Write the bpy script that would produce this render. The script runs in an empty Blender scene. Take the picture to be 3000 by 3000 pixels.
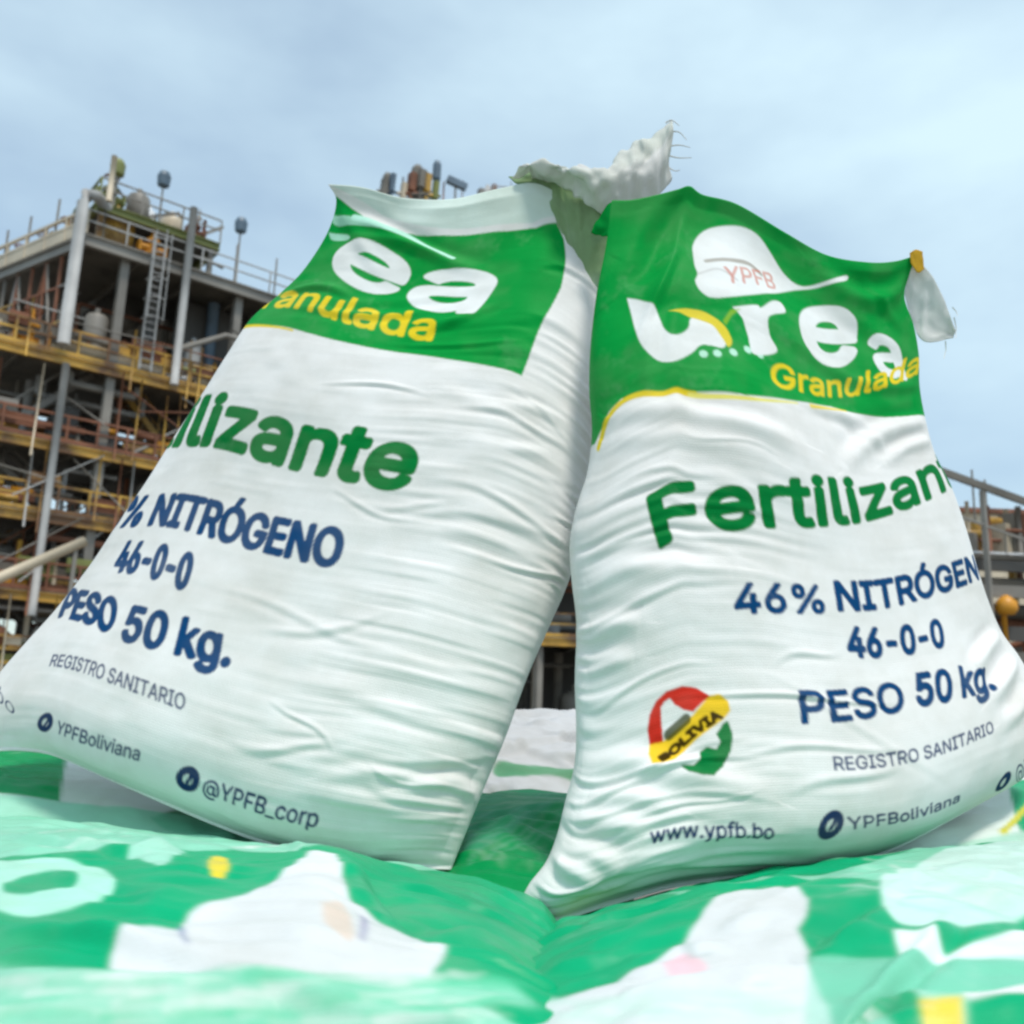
import bpy, bmesh, math, random
import numpy as np
from mathutils import Matrix, Vector

random.seed(7)
RNG = np.random.RandomState(11)
scn = bpy.context.scene
COL = scn.collection

# ------------------------------------------------------------------ camera
FPX = 2800.0                      # focal length in pixels of the 3000 px photograph
PITCH, ROLL = math.radians(12.0), math.radians(2.0)
CAM = np.array([0.0, 0.0, 0.18])
cp, sp, cr, sr = math.cos(PITCH), math.sin(PITCH), math.cos(ROLL), math.sin(ROLL)
FWD = np.array([0, cp, sp]); R0 = np.array([1.0, 0, 0]); U0 = np.array([0, -sp, cp])
RIGHT = cr * R0 + sr * U0
UP = cr * U0 - sr * R0
cam_data = bpy.data.cameras.new('camera')
cam_data.sensor_width = 36.0
cam_data.lens = 36.0 * FPX / 3000.0
cam_data.clip_start = 0.02
cam_data.clip_end = 2000
cam_data.dof.use_dof = True
cam_data.dof.focus_distance = 1.1
cam_data.dof.aperture_fstop = 8.0    # about 2.7 mm of real aperture
cam = bpy.data.objects.new('camera', cam_data)
COL.objects.link(cam)
cam.matrix_world = Matrix(((RIGHT[0], UP[0], -FWD[0], CAM[0]),
                           (RIGHT[1], UP[1], -FWD[1], CAM[1]),
                           (RIGHT[2], UP[2], -FWD[2], CAM[2]),
                           (0, 0, 0, 1)))
scn.camera = cam

# ------------------------------------------------------------------ sky, sun, exposure
SUN_ELEV, SUN_AZ = math.radians(66), math.radians(150)   # azimuth clockwise from +Y: behind the camera, to its right
world = bpy.data.worlds.new('World'); scn.world = world; world.use_nodes = True
wn, wl = world.node_tree.nodes, world.node_tree.links
wn.clear()
wo = wn.new('ShaderNodeOutputWorld'); bg = wn.new('ShaderNodeBackground')
sky = wn.new('ShaderNodeTexSky'); sky.sky_type = 'NISHITA'; sky.sun_disc = False
sky.sun_elevation = SUN_ELEV; sky.sun_rotation = SUN_AZ
sky.air_density = 1.3; sky.dust_density = 1.0; sky.ozone_density = 1.6
tc = wn.new('ShaderNodeTexCoord')
mp = wn.new('ShaderNodeMapping'); mp.inputs['Scale'].default_value = (1.2, 1.2, 2.6)
mp.inputs['Location'].default_value = (8.83, 4.55, 8.99)
nz = wn.new('ShaderNodeTexNoise'); nz.inputs['Scale'].default_value = 1.7; nz.inputs['Detail'].default_value = 5
nz.inputs['Roughness'].default_value = 0.5
rp = wn.new('ShaderNodeValToRGB')
rp.color_ramp.elements[0].position = 0.34; rp.color_ramp.elements[0].color = (0.36, 0.36, 0.36, 1)
rp.color_ramp.elements[1].position = 0.70; rp.color_ramp.elements[1].color = (0.98, 0.98, 0.98, 1)
mx = wn.new('ShaderNodeMixRGB'); mx.inputs['Color2'].default_value = (4.9, 6.35, 7.1, 1)
wl.new(tc.outputs['Generated'], mp.inputs['Vector']); wl.new(mp.outputs['Vector'], nz.inputs['Vector'])
wl.new(nz.outputs['Fac'], rp.inputs['Fac']); wl.new(rp.outputs['Color'], mx.inputs['Fac'])
wl.new(sky.outputs['Color'], mx.inputs['Color1']); wl.new(mx.outputs['Color'], bg.inputs['Color'])
bg.inputs['Strength'].default_value = 0.15
wl.new(bg.outputs['Background'], wo.inputs['Surface'])

sun_data = bpy.data.lights.new('sun', 'SUN')
sun_data.energy = 2.7; sun_data.angle = math.radians(10); sun_data.color = (1.0, 0.94, 0.86)
sun = bpy.data.objects.new('sun', sun_data); COL.objects.link(sun)
sd = Vector((math.sin(SUN_AZ) * math.cos(SUN_ELEV), math.cos(SUN_AZ) * math.cos(SUN_ELEV), math.sin(SUN_ELEV)))
sun.rotation_euler = sd.to_track_quat('Z', 'Y').to_euler()
sun.location = (4, -6, 9)

scn.view_settings.view_transform = 'Standard'; scn.view_settings.look = 'None'
scn.view_settings.exposure = 0.0; scn.view_settings.gamma = 1.0
scn.render.engine = 'CYCLES'
scn.cycles.pixel_filter_type = 'BLACKMAN_HARRIS'; scn.cycles.filter_width = 2.6
scn.cycles.max_bounces = 6; scn.cycles.diffuse_bounces = 4

# ------------------------------------------------------------------ helpers
def ray(px, py):
    return FWD + (px - 1500) / FPX * RIGHT + (1500 - py) / FPX * UP
def pt(px, py, Y):
    d = ray(px, py)
    return CAM + d * ((Y - CAM[1]) / d[1])
def project(P):
    V = P - CAM
    z = V @ FWD
    return np.stack([1500 + FPX * (V @ RIGHT) / z, 1500 - FPX * (V @ UP) / z], -1)
def lin(r, g, b):
    c = np.array([r, g, b], float) / 255
    return np.where(c <= 0.04045, c / 12.92, ((c + 0.055) / 1.055) ** 2.4)
def smooth(x): x = np.clip(x, 0, 1); return x * x * (3 - 2 * x)
_lat = {}
def noise2(x, y, seed=0):
    if seed not in _lat: _lat[seed] = np.random.RandomState(seed).rand(256, 256)
    G = _lat[seed]
    xi = np.floor(x).astype(int); yi = np.floor(y).astype(int)
    fx = x - xi; fy = y - yi
    fx = fx * fx * fx * (fx * (fx * 6 - 15) + 10); fy = fy * fy * fy * (fy * (fy * 6 - 15) + 10)
    a = G[xi % 256, yi % 256]; b = G[(xi + 1) % 256, yi % 256]
    c = G[xi % 256, (yi + 1) % 256]; d = G[(xi + 1) % 256, (yi + 1) % 256]
    return (a * (1 - fx) + b * fx) * (1 - fy) + (c * (1 - fx) + d * fx) * fy - 0.5
def curve(points, n):
    """Catmull-Rom through points, n samples evenly spaced by length (n may be an array of parameters)."""
    P = np.array(points, float)
    Q = np.vstack([2 * P[0] - P[1], P, 2 * P[-1] - P[-2]])
    out = []
    for i in range(1, len(Q) - 2):
        t = np.linspace(0, 1, 24, endpoint=False)[:, None]
        p0, p1, p2, p3 = Q[i - 1], Q[i], Q[i + 1], Q[i + 2]
        out.append(0.5 * (2 * p1 + (p2 - p0) * t + (2 * p0 - 5 * p1 + 4 * p2 - p3) * t ** 2 + (3 * p1 - p0 - 3 * p2 + p3) * t ** 3))
    out = np.vstack(out + [P[-1:]])
    d = np.r_[0, np.cumsum(np.linalg.norm(np.diff(out, axis=0), axis=1))]
    par = np.linspace(0, 1, n) if np.isscalar(n) else n
    return np.stack([np.interp(par * d[-1], d, out[:, k]) for k in range(out.shape[1])], -1)

def thing(name, label, cat, loc=(0, 0, 0), group=None, kind=None):
    o = bpy.data.objects.new(name, None); COL.objects.link(o)
    o.location = [float(c) for c in loc]; o.empty_display_size = 0.1
    o['label'] = label; o['category'] = cat
    if group: o['group'] = group
    if kind: o['kind'] = kind
    return o
def link(name, me, parent=None, mat=None, label=None):
    o = bpy.data.objects.new(name, me); COL.objects.link(o)
    if mat is not None:
        me.materials.clear(); me.materials.append(mat)
    if parent is not None:
        o.parent = parent
        o.matrix_parent_inverse = Matrix.Translation(parent.location).inverted()
    if label: o['label'] = label
    return o

# ------------------------------------------------------------------ materials
def new_mat(name):
    m = bpy.data.materials.new(name); m.use_nodes = True
    nt = m.node_tree
    return m, nt, nt.nodes['Principled BSDF']
def paint_mat(name, rgb, rough=0.55, var=0.25, scale=3.0, metal=0.0, rust=None):
    m, nt, b = new_mat(name)
    t = nt.nodes.new('ShaderNodeTexCoord'); n = nt.nodes.new('ShaderNodeTexNoise')
    n.inputs['Scale'].default_value = scale; n.inputs['Detail'].default_value = 6
    r = nt.nodes.new('ShaderNodeValToRGB')
    c = np.array(rgb)
    lo = c * (1 - var) if rust is None else np.array(rust)
    r.color_ramp.elements[0].position = 0.40 if rust is not None else 0.3
    r.color_ramp.elements[0].color = (*lo, 1)
    r.color_ramp.elements[1].position = 0.60 if rust is not None else 0.7
    r.color_ramp.elements[1].color = (*np.minimum(c * (1 + var * .5), 1), 1)
    nt.links.new(t.outputs['Object'], n.inputs['Vector']); nt.links.new(n.outputs['Fac'], r.inputs['Fac'])
    nt.links.new(r.outputs['Color'], b.inputs['Base Color'])
    b.inputs['Roughness'].default_value = rough; b.inputs['Metallic'].default_value = metal
    return m
def sack_mat(name, rough=0.45, coat=0.0, transl=0.12, spec=0.04):
    m, nt, b = new_mat(name)
    at = nt.nodes.new('ShaderNodeAttribute'); at.attribute_name = 'print'
    t = nt.nodes.new('ShaderNodeTexCoord')
    n = nt.nodes.new('ShaderNodeTexNoise'); n.inputs['Scale'].default_value = 9; n.inputs['Detail'].default_value = 7
    n.inputs['Roughness'].default_value = 0.65
    r = nt.nodes.new('ShaderNodeValToRGB')
    r.color_ramp.elements[0].position = 0.30; r.color_ramp.elements[0].color = (0.86, 0.85, 0.82, 1)
    r.color_ramp.elements[1].position = 0.62; r.color_ramp.elements[1].color = (1, 1, 1, 1)
    mu = nt.nodes.new('ShaderNodeMixRGB'); mu.blend_type = 'MULTIPLY'; mu.inputs['Fac'].default_value = 1
    nt.links.new(t.outputs['Object'], n.inputs['Vector']); nt.links.new(n.outputs['Fac'], r.inputs['Fac'])
    nt.links.new(at.outputs['Color'], mu.inputs['Color1']); nt.links.new(r.outputs['Color'], mu.inputs['Color2'])
    nt.links.new(mu.outputs['Color'], b.inputs['Base Color'])
    b.inputs['Roughness'].default_value = rough
    b.inputs['Specular IOR Level'].default_value = spec
    b.inputs['Coat Weight'].default_value = coat; b.inputs['Coat Roughness'].default_value = 0.3
    # woven tape: fine relief
    n2 = nt.nodes.new('ShaderNodeTexBrick'); n2.inputs['Scale'].default_value = 90; n2.inputs['Mortar Size'].default_value = 0.03
    n2.inputs['Color1'].default_value = (1, 1, 1, 1); n2.inputs['Color2'].default_value = (.55, .55, .55, 1); n2.inputs['Mortar'].default_value = (0, 0, 0, 1)
    bp = nt.nodes.new('ShaderNodeBump'); bp.inputs['Strength'].default_value = 0.6; bp.inputs['Distance'].default_value = 0.0009
    at2 = nt.nodes.new('ShaderNodeAttribute'); at2.attribute_name = 'cloth'
    nt.links.new(at2.outputs['Vector'], n2.inputs['Vector']); nt.links.new(n2.outputs['Color'], bp.inputs['Height'])
    nt.links.new(bp.outputs['Normal'], b.inputs['Normal'])
    if transl:
        tr = nt.nodes.new('ShaderNodeBsdfTranslucent'); ms = nt.nodes.new('ShaderNodeMixShader')
        ms.inputs['Fac'].default_value = transl
        out = nt.nodes['Material Output']
        nt.links.new(mu.outputs['Color'], tr.inputs['Color'])
        nt.links.new(b.outputs['BSDF'], ms.inputs[1]); nt.links.new(tr.outputs['BSDF'], ms.inputs[2])
        nt.links.new(ms.outputs['Shader'], out.inputs['Surface'])
    return m
M_SACK = sack_mat('woven_sack', 0.48, 0.0, 0.0)
M_FILM = sack_mat('glossy_film_sack', 0.38, 0.08, 0.0, 0.08)
M_FLAP = sack_mat('thin_sack_cloth', 0.5, 0.0, 0.3)

WHITE = np.array([0.81, 0.80, 0.78])
GREEN = lin(0, 152, 62); TEXTG = lin(0, 120, 54); BLUE = lin(8, 66, 114); NAVY = lin(24, 52, 96)
YELL = lin(232, 205, 40); MINT = lin(168, 222, 200)
PGREEN = lin(0, 166, 112); PMINT = lin(140, 212, 182)  # pile greens, bluer than GREEN: sky reflection and washed sunlight mixed into the colour

# ------------------------------------------------------------------ print: text triangles and a canvas in sack coordinates (metres)
_tc = {}
try:      # the sans-serif face that ships inside Blender; its built-in default face otherwise
    SANS = bpy.data.fonts.load(bpy.utils.system_resource('DATAFILES', path='fonts') + '/Inter.woff2')
except Exception:
    SANS = None
def glyphs(s):
    # outlines of a line of text as closed polygons, one em high
    if s not in _tc:
        cu = bpy.data.curves.new('t', 'FONT'); cu.body = s; cu.size = 1.0
        if SANS is not None: cu.font = SANS
        o = bpy.data.objects.new('t', cu); COL.objects.link(o)
        dg = bpy.context.evaluated_depsgraph_get()
        cc = o.evaluated_get(dg).to_curve(dg)
        P = []
        for sp in cc.splines:
            b = sp.bezier_points; n = len(b); q = []
            for k in range(n):
                a0, a1 = b[k], b[(k + 1) % n]
                p0, p1, p2, p3 = (np.array(v[:2]) for v in (a0.co, a0.handle_right, a1.handle_left, a1.co))
                for t in (0, .2, .4, .6, .8):
                    q.append((1 - t) ** 3 * p0 + 3 * t * (1 - t) ** 2 * p1 + 3 * t * t * (1 - t) * p2 + t ** 3 * p3)
            if n: P.append(np.array(q))
        o.to_curve_clear()
        bpy.data.objects.remove(o); bpy.data.curves.remove(cu)
        _tc[s] = P
    return _tc[s]
def ink(s):
    V = np.vstack(glyphs(s))
    return V[:, 0].min(), V[:, 0].max()

def sub_vertex(sk, i, p):
    r, q = min(max(i[0], 1), sk['nv'] - 2), min(max(i[1], 1), sk['nu'] - 2)
    P, S, T = sk['PX'], sk['S'], sk['T']
    J = np.stack([(P[r + 1, q] - P[r - 1, q]) / 2, (P[r, q + 1] - P[r, q - 1]) / 2], -1)
    if abs(np.linalg.det(J)) < 1e-3: return np.array([S[i], T[i]])
    d = np.clip(np.linalg.solve(J, np.array(p[:2], float) - P[r, q]), -1.5, 1.5)
    f = lambda A: A[r, q] + d[0] * (A[r + 1, q] - A[r - 1, q]) / 2 + d[1] * (A[r, q + 1] - A[r, q - 1]) / 2
    return np.array([f(S), f(T)])
class Canvas:
    RES = 0.0006
    def __init__(c, sack, base):
        c.sk = sack
        c.s0, c.t0 = sack['S'].min() - .01, sack['T'].min() - .01
        c.w = int((sack['S'].max() - c.s0 + .01) / c.RES) + 2; c.h = int((sack['T'].max() - c.t0 + .01) / c.RES) + 2
        c.img = np.empty((c.h, c.w, 3)); c.img[:] = base
    def st(c, p):                       # pixel of the photograph -> place on this sack's cloth
        sk = c.sk
        d = ((sk['PX'] - np.array(p[:2], float)) ** 2).sum(-1) + sk['HID']
        i = np.unravel_index(np.argmin(d), d.shape)
        e = sub_vertex(sk, i, p)
        if len(p) == 4: e = e + np.array(p[2:])
        return e
    def sts(c, pts): return np.array([c.st(p) for p in pts])
    def _bbox(c, P, pad=0.0):
        a = ((P.min(0) - pad - (c.s0, c.t0)) / c.RES).astype(int) - 1; b = ((P.max(0) + pad - (c.s0, c.t0)) / c.RES).astype(int) + 2
        a = np.clip(a, 0, (c.w, c.h)); b = np.clip(b, 0, (c.w, c.h))
        if (b - a).min() <= 0: return None
        X, Y = np.meshgrid(c.s0 + np.arange(a[0], b[0]) * c.RES, c.t0 + np.arange(a[1], b[1]) * c.RES)
        return a, b, X, Y
    def _blend(c, a, b, m, col, alpha=1.0):
        m = (np.asarray(m, float) * alpha)[..., None]
        v = c.img[a[1]:b[1], a[0]:b[0]]
        v[:] = v * (1 - m) + np.asarray(col) * m
    def poly_st(c, P, col, alpha=1.0):
        bb = c._bbox(P)
        if bb is None: return
        a, b, X, Y = bb
        m = np.zeros(X.shape, bool)
        for (x0, y0), (x1, y1) in zip(P, np.roll(P, -1, 0)):
            if y0 == y1: continue
            k = (Y >= min(y0, y1)) & (Y < max(y0, y1))
            m ^= k & (X < x0 + (Y - y0) * (x1 - x0) / (y1 - y0))
        c._blend(a, b, m, col, alpha)
    def poly(c, pts, col, alpha=1.0, smoothed=False):
        if smoothed and all(len(p) == 2 for p in pts): pts = [tuple(p) for p in curve(list(pts) + [pts[0]], 6 * len(pts))[:-1]]
        P = c.sts(pts)
        c.poly_st(P, col, alpha)
    def stroke(c, pts, col, w, w2=None, alpha=1.0, soft=0.0):
        P = curve(c.sts(pts), 8 * len(pts)) if len(pts) > 2 else c.sts(pts)
        wm = max(w, w2 or w)
        bb = c._bbox(P, wm + soft + .002)
        if bb is None: return
        a, b, X, Y = bb
        best = np.full(X.shape, 9.0)
        n = len(P) - 1
        for i in range(n):
            d = P[i + 1] - P[i]; L = d @ d
            if L == 0: continue
            h = np.clip(((X - P[i, 0]) * d[0] + (Y - P[i, 1]) * d[1]) / L, 0, 1)
            r = np.hypot(X - P[i, 0] - h * d[0], Y - P[i, 1] - h * d[1])
            ww = w + ((w2 or w) - w) * (i + h) / n
            best = np.minimum(best, r - ww)
        c._blend(a, b, np.clip(0.5 - best / max(soft, c.RES), 0, 1), col, alpha)
    def disc(c, p, r, col, asp=1.0, alpha=1.0):
        q = c.st(p); an = np.linspace(0, 2 * np.pi, 40, endpoint=False)
        c.poly_st(np.stack([q[0] + r * np.cos(an), q[1] + r * asp * np.sin(an)], -1), col, alpha)
    def text(c, s, p0, p1, upv, col, i0=0, i1=None, bold=0.0, alpha=1.0):
        """s runs from pixel p0 (start of letter i0) to p1 (end of letter i1-1) on its baseline; upv: pixel vector of a capital's height."""
        xa = ink(s)[0] if i0 == 0 else ink(s[:i0])[1] + 0.05
        xb = ink(s if i1 is None else s[:i1])[1]
        cap = np.vstack(glyphs('H'))[:, 1].max()
        A, B = c.st(p0), c.st(p1)
        U = c.st((p0[0] + upv[0], p0[1] + upv[1])) - A
        Q = [A + (V[:, :1] - xa) / (xb - xa) * (B - A) + V[:, 1:2] / cap * U for V in glyphs(s)]
        rb = bold * np.linalg.norm(U) / cap
        bb = c._bbox(np.vstack(Q), rb)
        if bb is None: return
        a, b, X, Y = bb
        W = np.zeros(X.shape, int)
        for P in Q:                     # non-zero winding, contour by contour
            lo = np.maximum(((P.min(0) - (c.s0, c.t0)) / c.RES).astype(int) - 1, a) - a; hi = np.minimum(((P.max(0) - (c.s0, c.t0)) / c.RES).astype(int) + 2, b) - a
            if (hi - lo).min() <= 0: continue
            sl = (slice(lo[1], hi[1]), slice(lo[0], hi[0])); x, y, w = X[sl], Y[sl], W[sl]
            for (x0, y0), (x1, y1) in zip(P, np.roll(P, -1, 0)):
                if y0 == y1: continue
                w += np.where((y >= min(y0, y1)) & (y < max(y0, y1)) & (x < x0 + (y - y0) * (x1 - x0) / (y1 - y0)), 1 if y1 > y0 else -1, 0)
        m = W != 0
        k = int(round(rb / c.RES))
        if k > 0:                       # heavier weight: thicken the strokes
            h, w = m.shape; pm = np.pad(m, k); o = np.zeros_like(m)
            for dx in range(-k, k + 1):
                for dy in range(-k, k + 1):
                    if dx * dx + dy * dy <= (k + .3) ** 2: o |= pm[k + dy:k + dy + h, k + dx:k + dx + w]
            m = o
        c._blend(a, b, m, col, alpha)
    def wear(c, amount=0.35, dust=0.10, seed=200):
        # rubbed ink along fine streaks, and handling dust in patches
        X, Y = np.meshgrid(c.s0 + np.arange(0, c.w + 1, 2) * c.RES, c.t0 + np.arange(0, c.h + 1, 2) * c.RES)
        A, B = X * .82 + Y * .57, Y * .82 - X * .57
        n = 0.9 * noise2(A * 31, B * 37, seed) + 0.6 * noise2(B * 83 + 2 * noise2(X * 20, Y * 20, seed + 7), A * 71, seed + 1) + 0.5 * noise2(A * 190, B * 210, seed + 6) + 0.9 * noise2(X * 9, Y * 11, seed + 2)
        w = smooth((n - 0.30) / 0.7) * amount
        up = lambda q: np.repeat(np.repeat(q, 2, 0), 2, 1)[:c.h, :c.w]
        w = up(w)
        c.img = c.img * (1 - w[..., None]) + WHITE * 0.95 * w[..., None]
        d = smooth((noise2(X * 5 + 3, Y * 6, seed + 3) + 0.6 * noise2(X * 17, Y * 21, seed + 4) + 0.35 * noise2(X * 60, Y * 75, seed + 5) + 0.05) / 0.6) * dust
        d = up(d)
        c.img = c.img * (1 - d[..., None]) + np.array([0.42, 0.38, 0.30]) * d[..., None]
    def colours(c, passes=2):
        I = c.img
        for _ in range(passes):
            for ax in (0, 1):
                I = (np.roll(I, 1, ax) + I * 2 + np.roll(I, -1, ax)) / 4
        x = np.clip((c.sk['S'] - c.s0) / c.RES, 0, c.w - 2); y = np.clip((c.sk['T'] - c.t0) / c.RES, 0, c.h - 2)
        xi, yi = x.astype(int), y.astype(int); fx, fy = (x - xi)[..., None], (y - yi)[..., None]
        return (I[yi, xi] * (1 - fx) + I[yi, xi + 1] * fx) * (1 - fy) + (I[yi + 1, xi] * (1 - fx) + I[yi + 1, xi + 1] * fx) * fy

# ------------------------------------------------------------------ sack: four boundary curves, filled and bulging on both sides
def sack_geometry(T, R, B, L, nrm, bf, bb, prof, nu, nv, e=0.75, wrinkle=None, skew=0.0):
    w = np.linspace(0, 1, nv); v = 0.55 * w + 0.45 * np.sin(w * np.pi / 2) if prof == 'stand' else 0.5 - 0.5 * np.cos(np.pi * (0.12 + 0.76 * w)) / math.cos(0.12 * np.pi)
    th = np.linspace(0, np.pi, nu); u = 0.5 - 0.5 * np.cos(th)
    u = 0.35 * th / np.pi + 0.65 * u
    Tc, Bc, Lc, Rc = curve(T, u), curve(B, u), curve(L, v), curve(R, v)
    uu, vv = u[None, :, None], v[:, None, None]
    mid = ((1 - vv) * Tc[None] + vv * Bc[None] + (1 - uu) * Lc[:, None] + uu * Rc[:, None]
           - ((1 - uu) * (1 - vv) * Tc[0] + uu * (1 - vv) * Tc[-1] + (1 - uu) * vv * Bc[0] + uu * vv * Bc[-1]))
    us = np.clip(u + skew * u * (1 - u), 0, 1)
    shape = (1 - np.abs(2 * us - 1) ** (2.1 if prof == 'stand' else 2.6)) ** e
    if prof == 'stand':
        pv = 0.05 + 0.95 * smooth(v / 0.5) ** 0.9
        pv = pv * np.where(v > 0.84, np.sqrt(np.clip(1 - ((v - 0.84) / 0.16) ** 2.4, 0.07, 1)), 1)
    else:
        pv = np.clip(1 - np.abs(2 * v - 1) ** 3.0, 0.0, 1) ** 0.6 + 0.03
    h = pv[:, None] * shape[None]
    N = np.array(nrm, float); N /= np.linalg.norm(N)
    front = mid + (bf * h)[..., None] * N
    back = mid - (bb * h)[..., None] * N
    # cloth coordinates
    ds = np.linalg.norm(np.diff(front, axis=1), axis=2); S = np.c_[np.zeros(nv), np.cumsum(ds, 1)]
    S -= S[:, nu // 2][:, None]
    dt = np.linalg.norm(np.diff(front, axis=0), axis=2)[:, nu // 5: -nu // 5].mean(1); Tt = np.r_[0, np.cumsum(dt)]
    Tm = np.repeat(Tt[:, None], nu, 1)
    du = np.gradient(front, axis=1); dv = np.gradient(front, axis=0)
    n = np.cross(dv, du); n /= np.linalg.norm(n, axis=-1, keepdims=True) + 1e-12
    if (n[nv // 2, nu // 2] @ N) < 0: n = -n
    sk = dict(S=S, T=Tm, nu=nu, nv=nv, u=u, v=v)
    def vis(F):
        V = CAM - F; V /= np.linalg.norm(V, axis=-1, keepdims=True)
        sk['PX'] = project(F); sk['HID'] = np.where((V * n).sum(-1) > 0.02, 0, 4e4)
    vis(front)
    if wrinkle is not None:
        d = wrinkle(sk)
        edge = np.minimum(1, np.minimum(u, 1 - u) / 0.03)[None] * np.minimum(1, np.minimum(v, 1 - v) / 0.02)[:, None]
        front = front + (d * edge)[..., None] * n
    sk['front'], sk['back'] = front, back
    return sk
def sack_mesh(sk, cols, backcol, name='body', step=4):
    nv, nu = sk['nv'], sk['nu']
    F, Bk = sk['front'], sk['back']
    V = [F.reshape(-1, 3)]
    idx = np.arange(nv * nu).reshape(nv, nu)
    quads = [np.stack([idx[:-1, :-1], idx[1:, :-1], idx[1:, 1:], idx[:-1, 1:]], -1).reshape(-1, 4)]
    bi = np.arange(nv * nu, 2 * nv * nu).reshape(nv, nu)
    cu = np.unique(np.r_[np.arange(0, nu, step), nu - 1]); cv = np.arange(nv)
    V.append(Bk[cv][:, cu].reshape(-1, 3))
    b2 = nv * nu + np.arange(len(cv) * len(cu)).reshape(len(cv), len(cu))
    quads.append(np.stack([b2[:-1, :-1], b2[:-1, 1:], b2[1:, 1:], b2[1:, :-1]], -1).reshape(-1, 4))
    # seams joining front edge to back edge
    def seam(fr, bk, flip, step=step):
        # the dense edge and the coarse edge: connect in strips (the back's edge lies on the mid surface)
        q = []
        pos = np.minimum((np.arange(len(fr)) + step // 2) // step, len(bk) - 1)
        for i in range(len(fr) - 1):
            a, b_, c_, d_ = fr[i], fr[i + 1], bk[pos[i + 1]], bk[pos[i]]
            q.append((a, b_, c_, d_) if not flip else (d_, c_, b_, a))
        return q
    tri = []
    for q in seam(idx[:, 0], b2[:, 0], True, 1) + seam(idx[:, -1], b2[:, -1], False, 1) + seam(idx[0], b2[0], False) + seam(idx[-1], b2[-1], True):
        s = list(dict.fromkeys(q))
        if len(s) >= 3: tri.append(s)
    V = np.vstack(V)
    faces = np.vstack(quads).tolist() + tri
    me = bpy.data.meshes.new(name); me.from_pydata(V.tolist() if len(V) < 1 else V, [], faces)
    me.validate()
    C = np.ones((len(V), 4)); C[:nv * nu, :3] = cols.reshape(-1, 3)
    bc = np.empty((len(cv), len(cu), 3)); bc[:] = backcol
    C[nv * nu:, :3] = bc.reshape(-1, 3)
    at = me.color_attributes.new('print', 'FLOAT_COLOR', 'POINT')
    at.data.foreach_set('color', C.astype(np.float32).ravel())
    if 'S' in sk:
        K = np.zeros((len(V), 3)); K[:nv * nu, 0] = sk['S'].ravel(); K[:nv * nu, 1] = sk['T'].ravel()
        K[nv * nu:, 0] = sk['S'][cv][:, cu].ravel(); K[nv * nu:, 1] = sk['T'][cv][:, cu].ravel()
        ca = me.attributes.new('cloth', 'FLOAT_VECTOR', 'POINT'); ca.data.foreach_set('vector', K.astype(np.float32).ravel())
    me.polygons.foreach_set('use_smooth', np.ones(len(me.polygons), bool))
    me.update()
    return me
def crease(sk, pts, amp, width, width2=None, fade=True):
    """fold along a line of photo pixels on the cloth: a rounded ridge with a dip on one side"""
    def st(p):
        d = ((sk['PX'] - np.array(p, float)) ** 2).sum(-1) + sk['HID']
        i = np.unravel_index(np.argmin(d), d.shape); return np.array([sk['S'][i], sk['T'][i]])
    P = curve(np.array([st(p) for p in pts]), 7 * len(pts))
    n = len(P) - 1
    best = np.full(sk['S'].shape, 9.0); sgn = np.zeros_like(best); al = np.zeros_like(best)
    for i in range(n):
        d = P[i + 1] - P[i]; L2 = d @ d
        if L2 == 0: continue
        rx, ry = sk['S'] - P[i, 0], sk['T'] - P[i, 1]
        h = np.clip((rx * d[0] + ry * d[1]) / L2, 0, 1)
        r = np.hypot(rx - h * d[0], ry - h * d[1])
        k = r < best
        best = np.where(k, r, best); sgn = np.where(k, np.sign(rx * d[1] - ry * d[0]), sgn); al = np.where(k, (i + h) / n, al)
    x = best / width * sgn
    f = np.exp(-x * x) * amp - 0.55 * amp * np.exp(-(x - 1.5) ** 2)
    if fade: f = f * np.sin(np.pi * np.clip(al, 0.02, 0.98)) ** 0.6
    return f
def random_creases(sk, n, amp, width, seed, u0=.06, u1=.94, v0=.08, v1=.92, along=0.35):
    rnd = random.Random(seed); d = 0
    S, T, nu, nv = sk['S'], sk['T'], sk['nu'], sk['nv']
    for _ in range(n):
        r, q = int(rnd.uniform(v0, v1) * nv), int(rnd.uniform(u0, u1) * nu)
        c = np.array([S[r, q], T[r, q]]); a = rnd.gauss(0, along); L = rnd.uniform(.05, .16)
        e = np.array([math.cos(a), math.sin(a)]); nrm = np.array([-e[1], e[0]])
        x = ((S - c[0]) * e[0] + (T - c[1]) * e[1]) / L; y = (S - c[0]) * nrm[0] + (T - c[1]) * nrm[1]
        y = y - rnd.uniform(-.010, .010) * (1 - x * x) - .004 * np.sin(3 * x + c[0] * 40)
        w = width * rnd.uniform(.6, 1.5); A = amp * rnd.uniform(.4, 1.3)
        k = np.clip(1 - x * x, 0, 1) ** 1.5
        d = d + A * k * (np.exp(-(y / w) ** 2) - .6 * np.exp(-((y - 1.4 * w) / w) ** 2))
    return d
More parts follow.
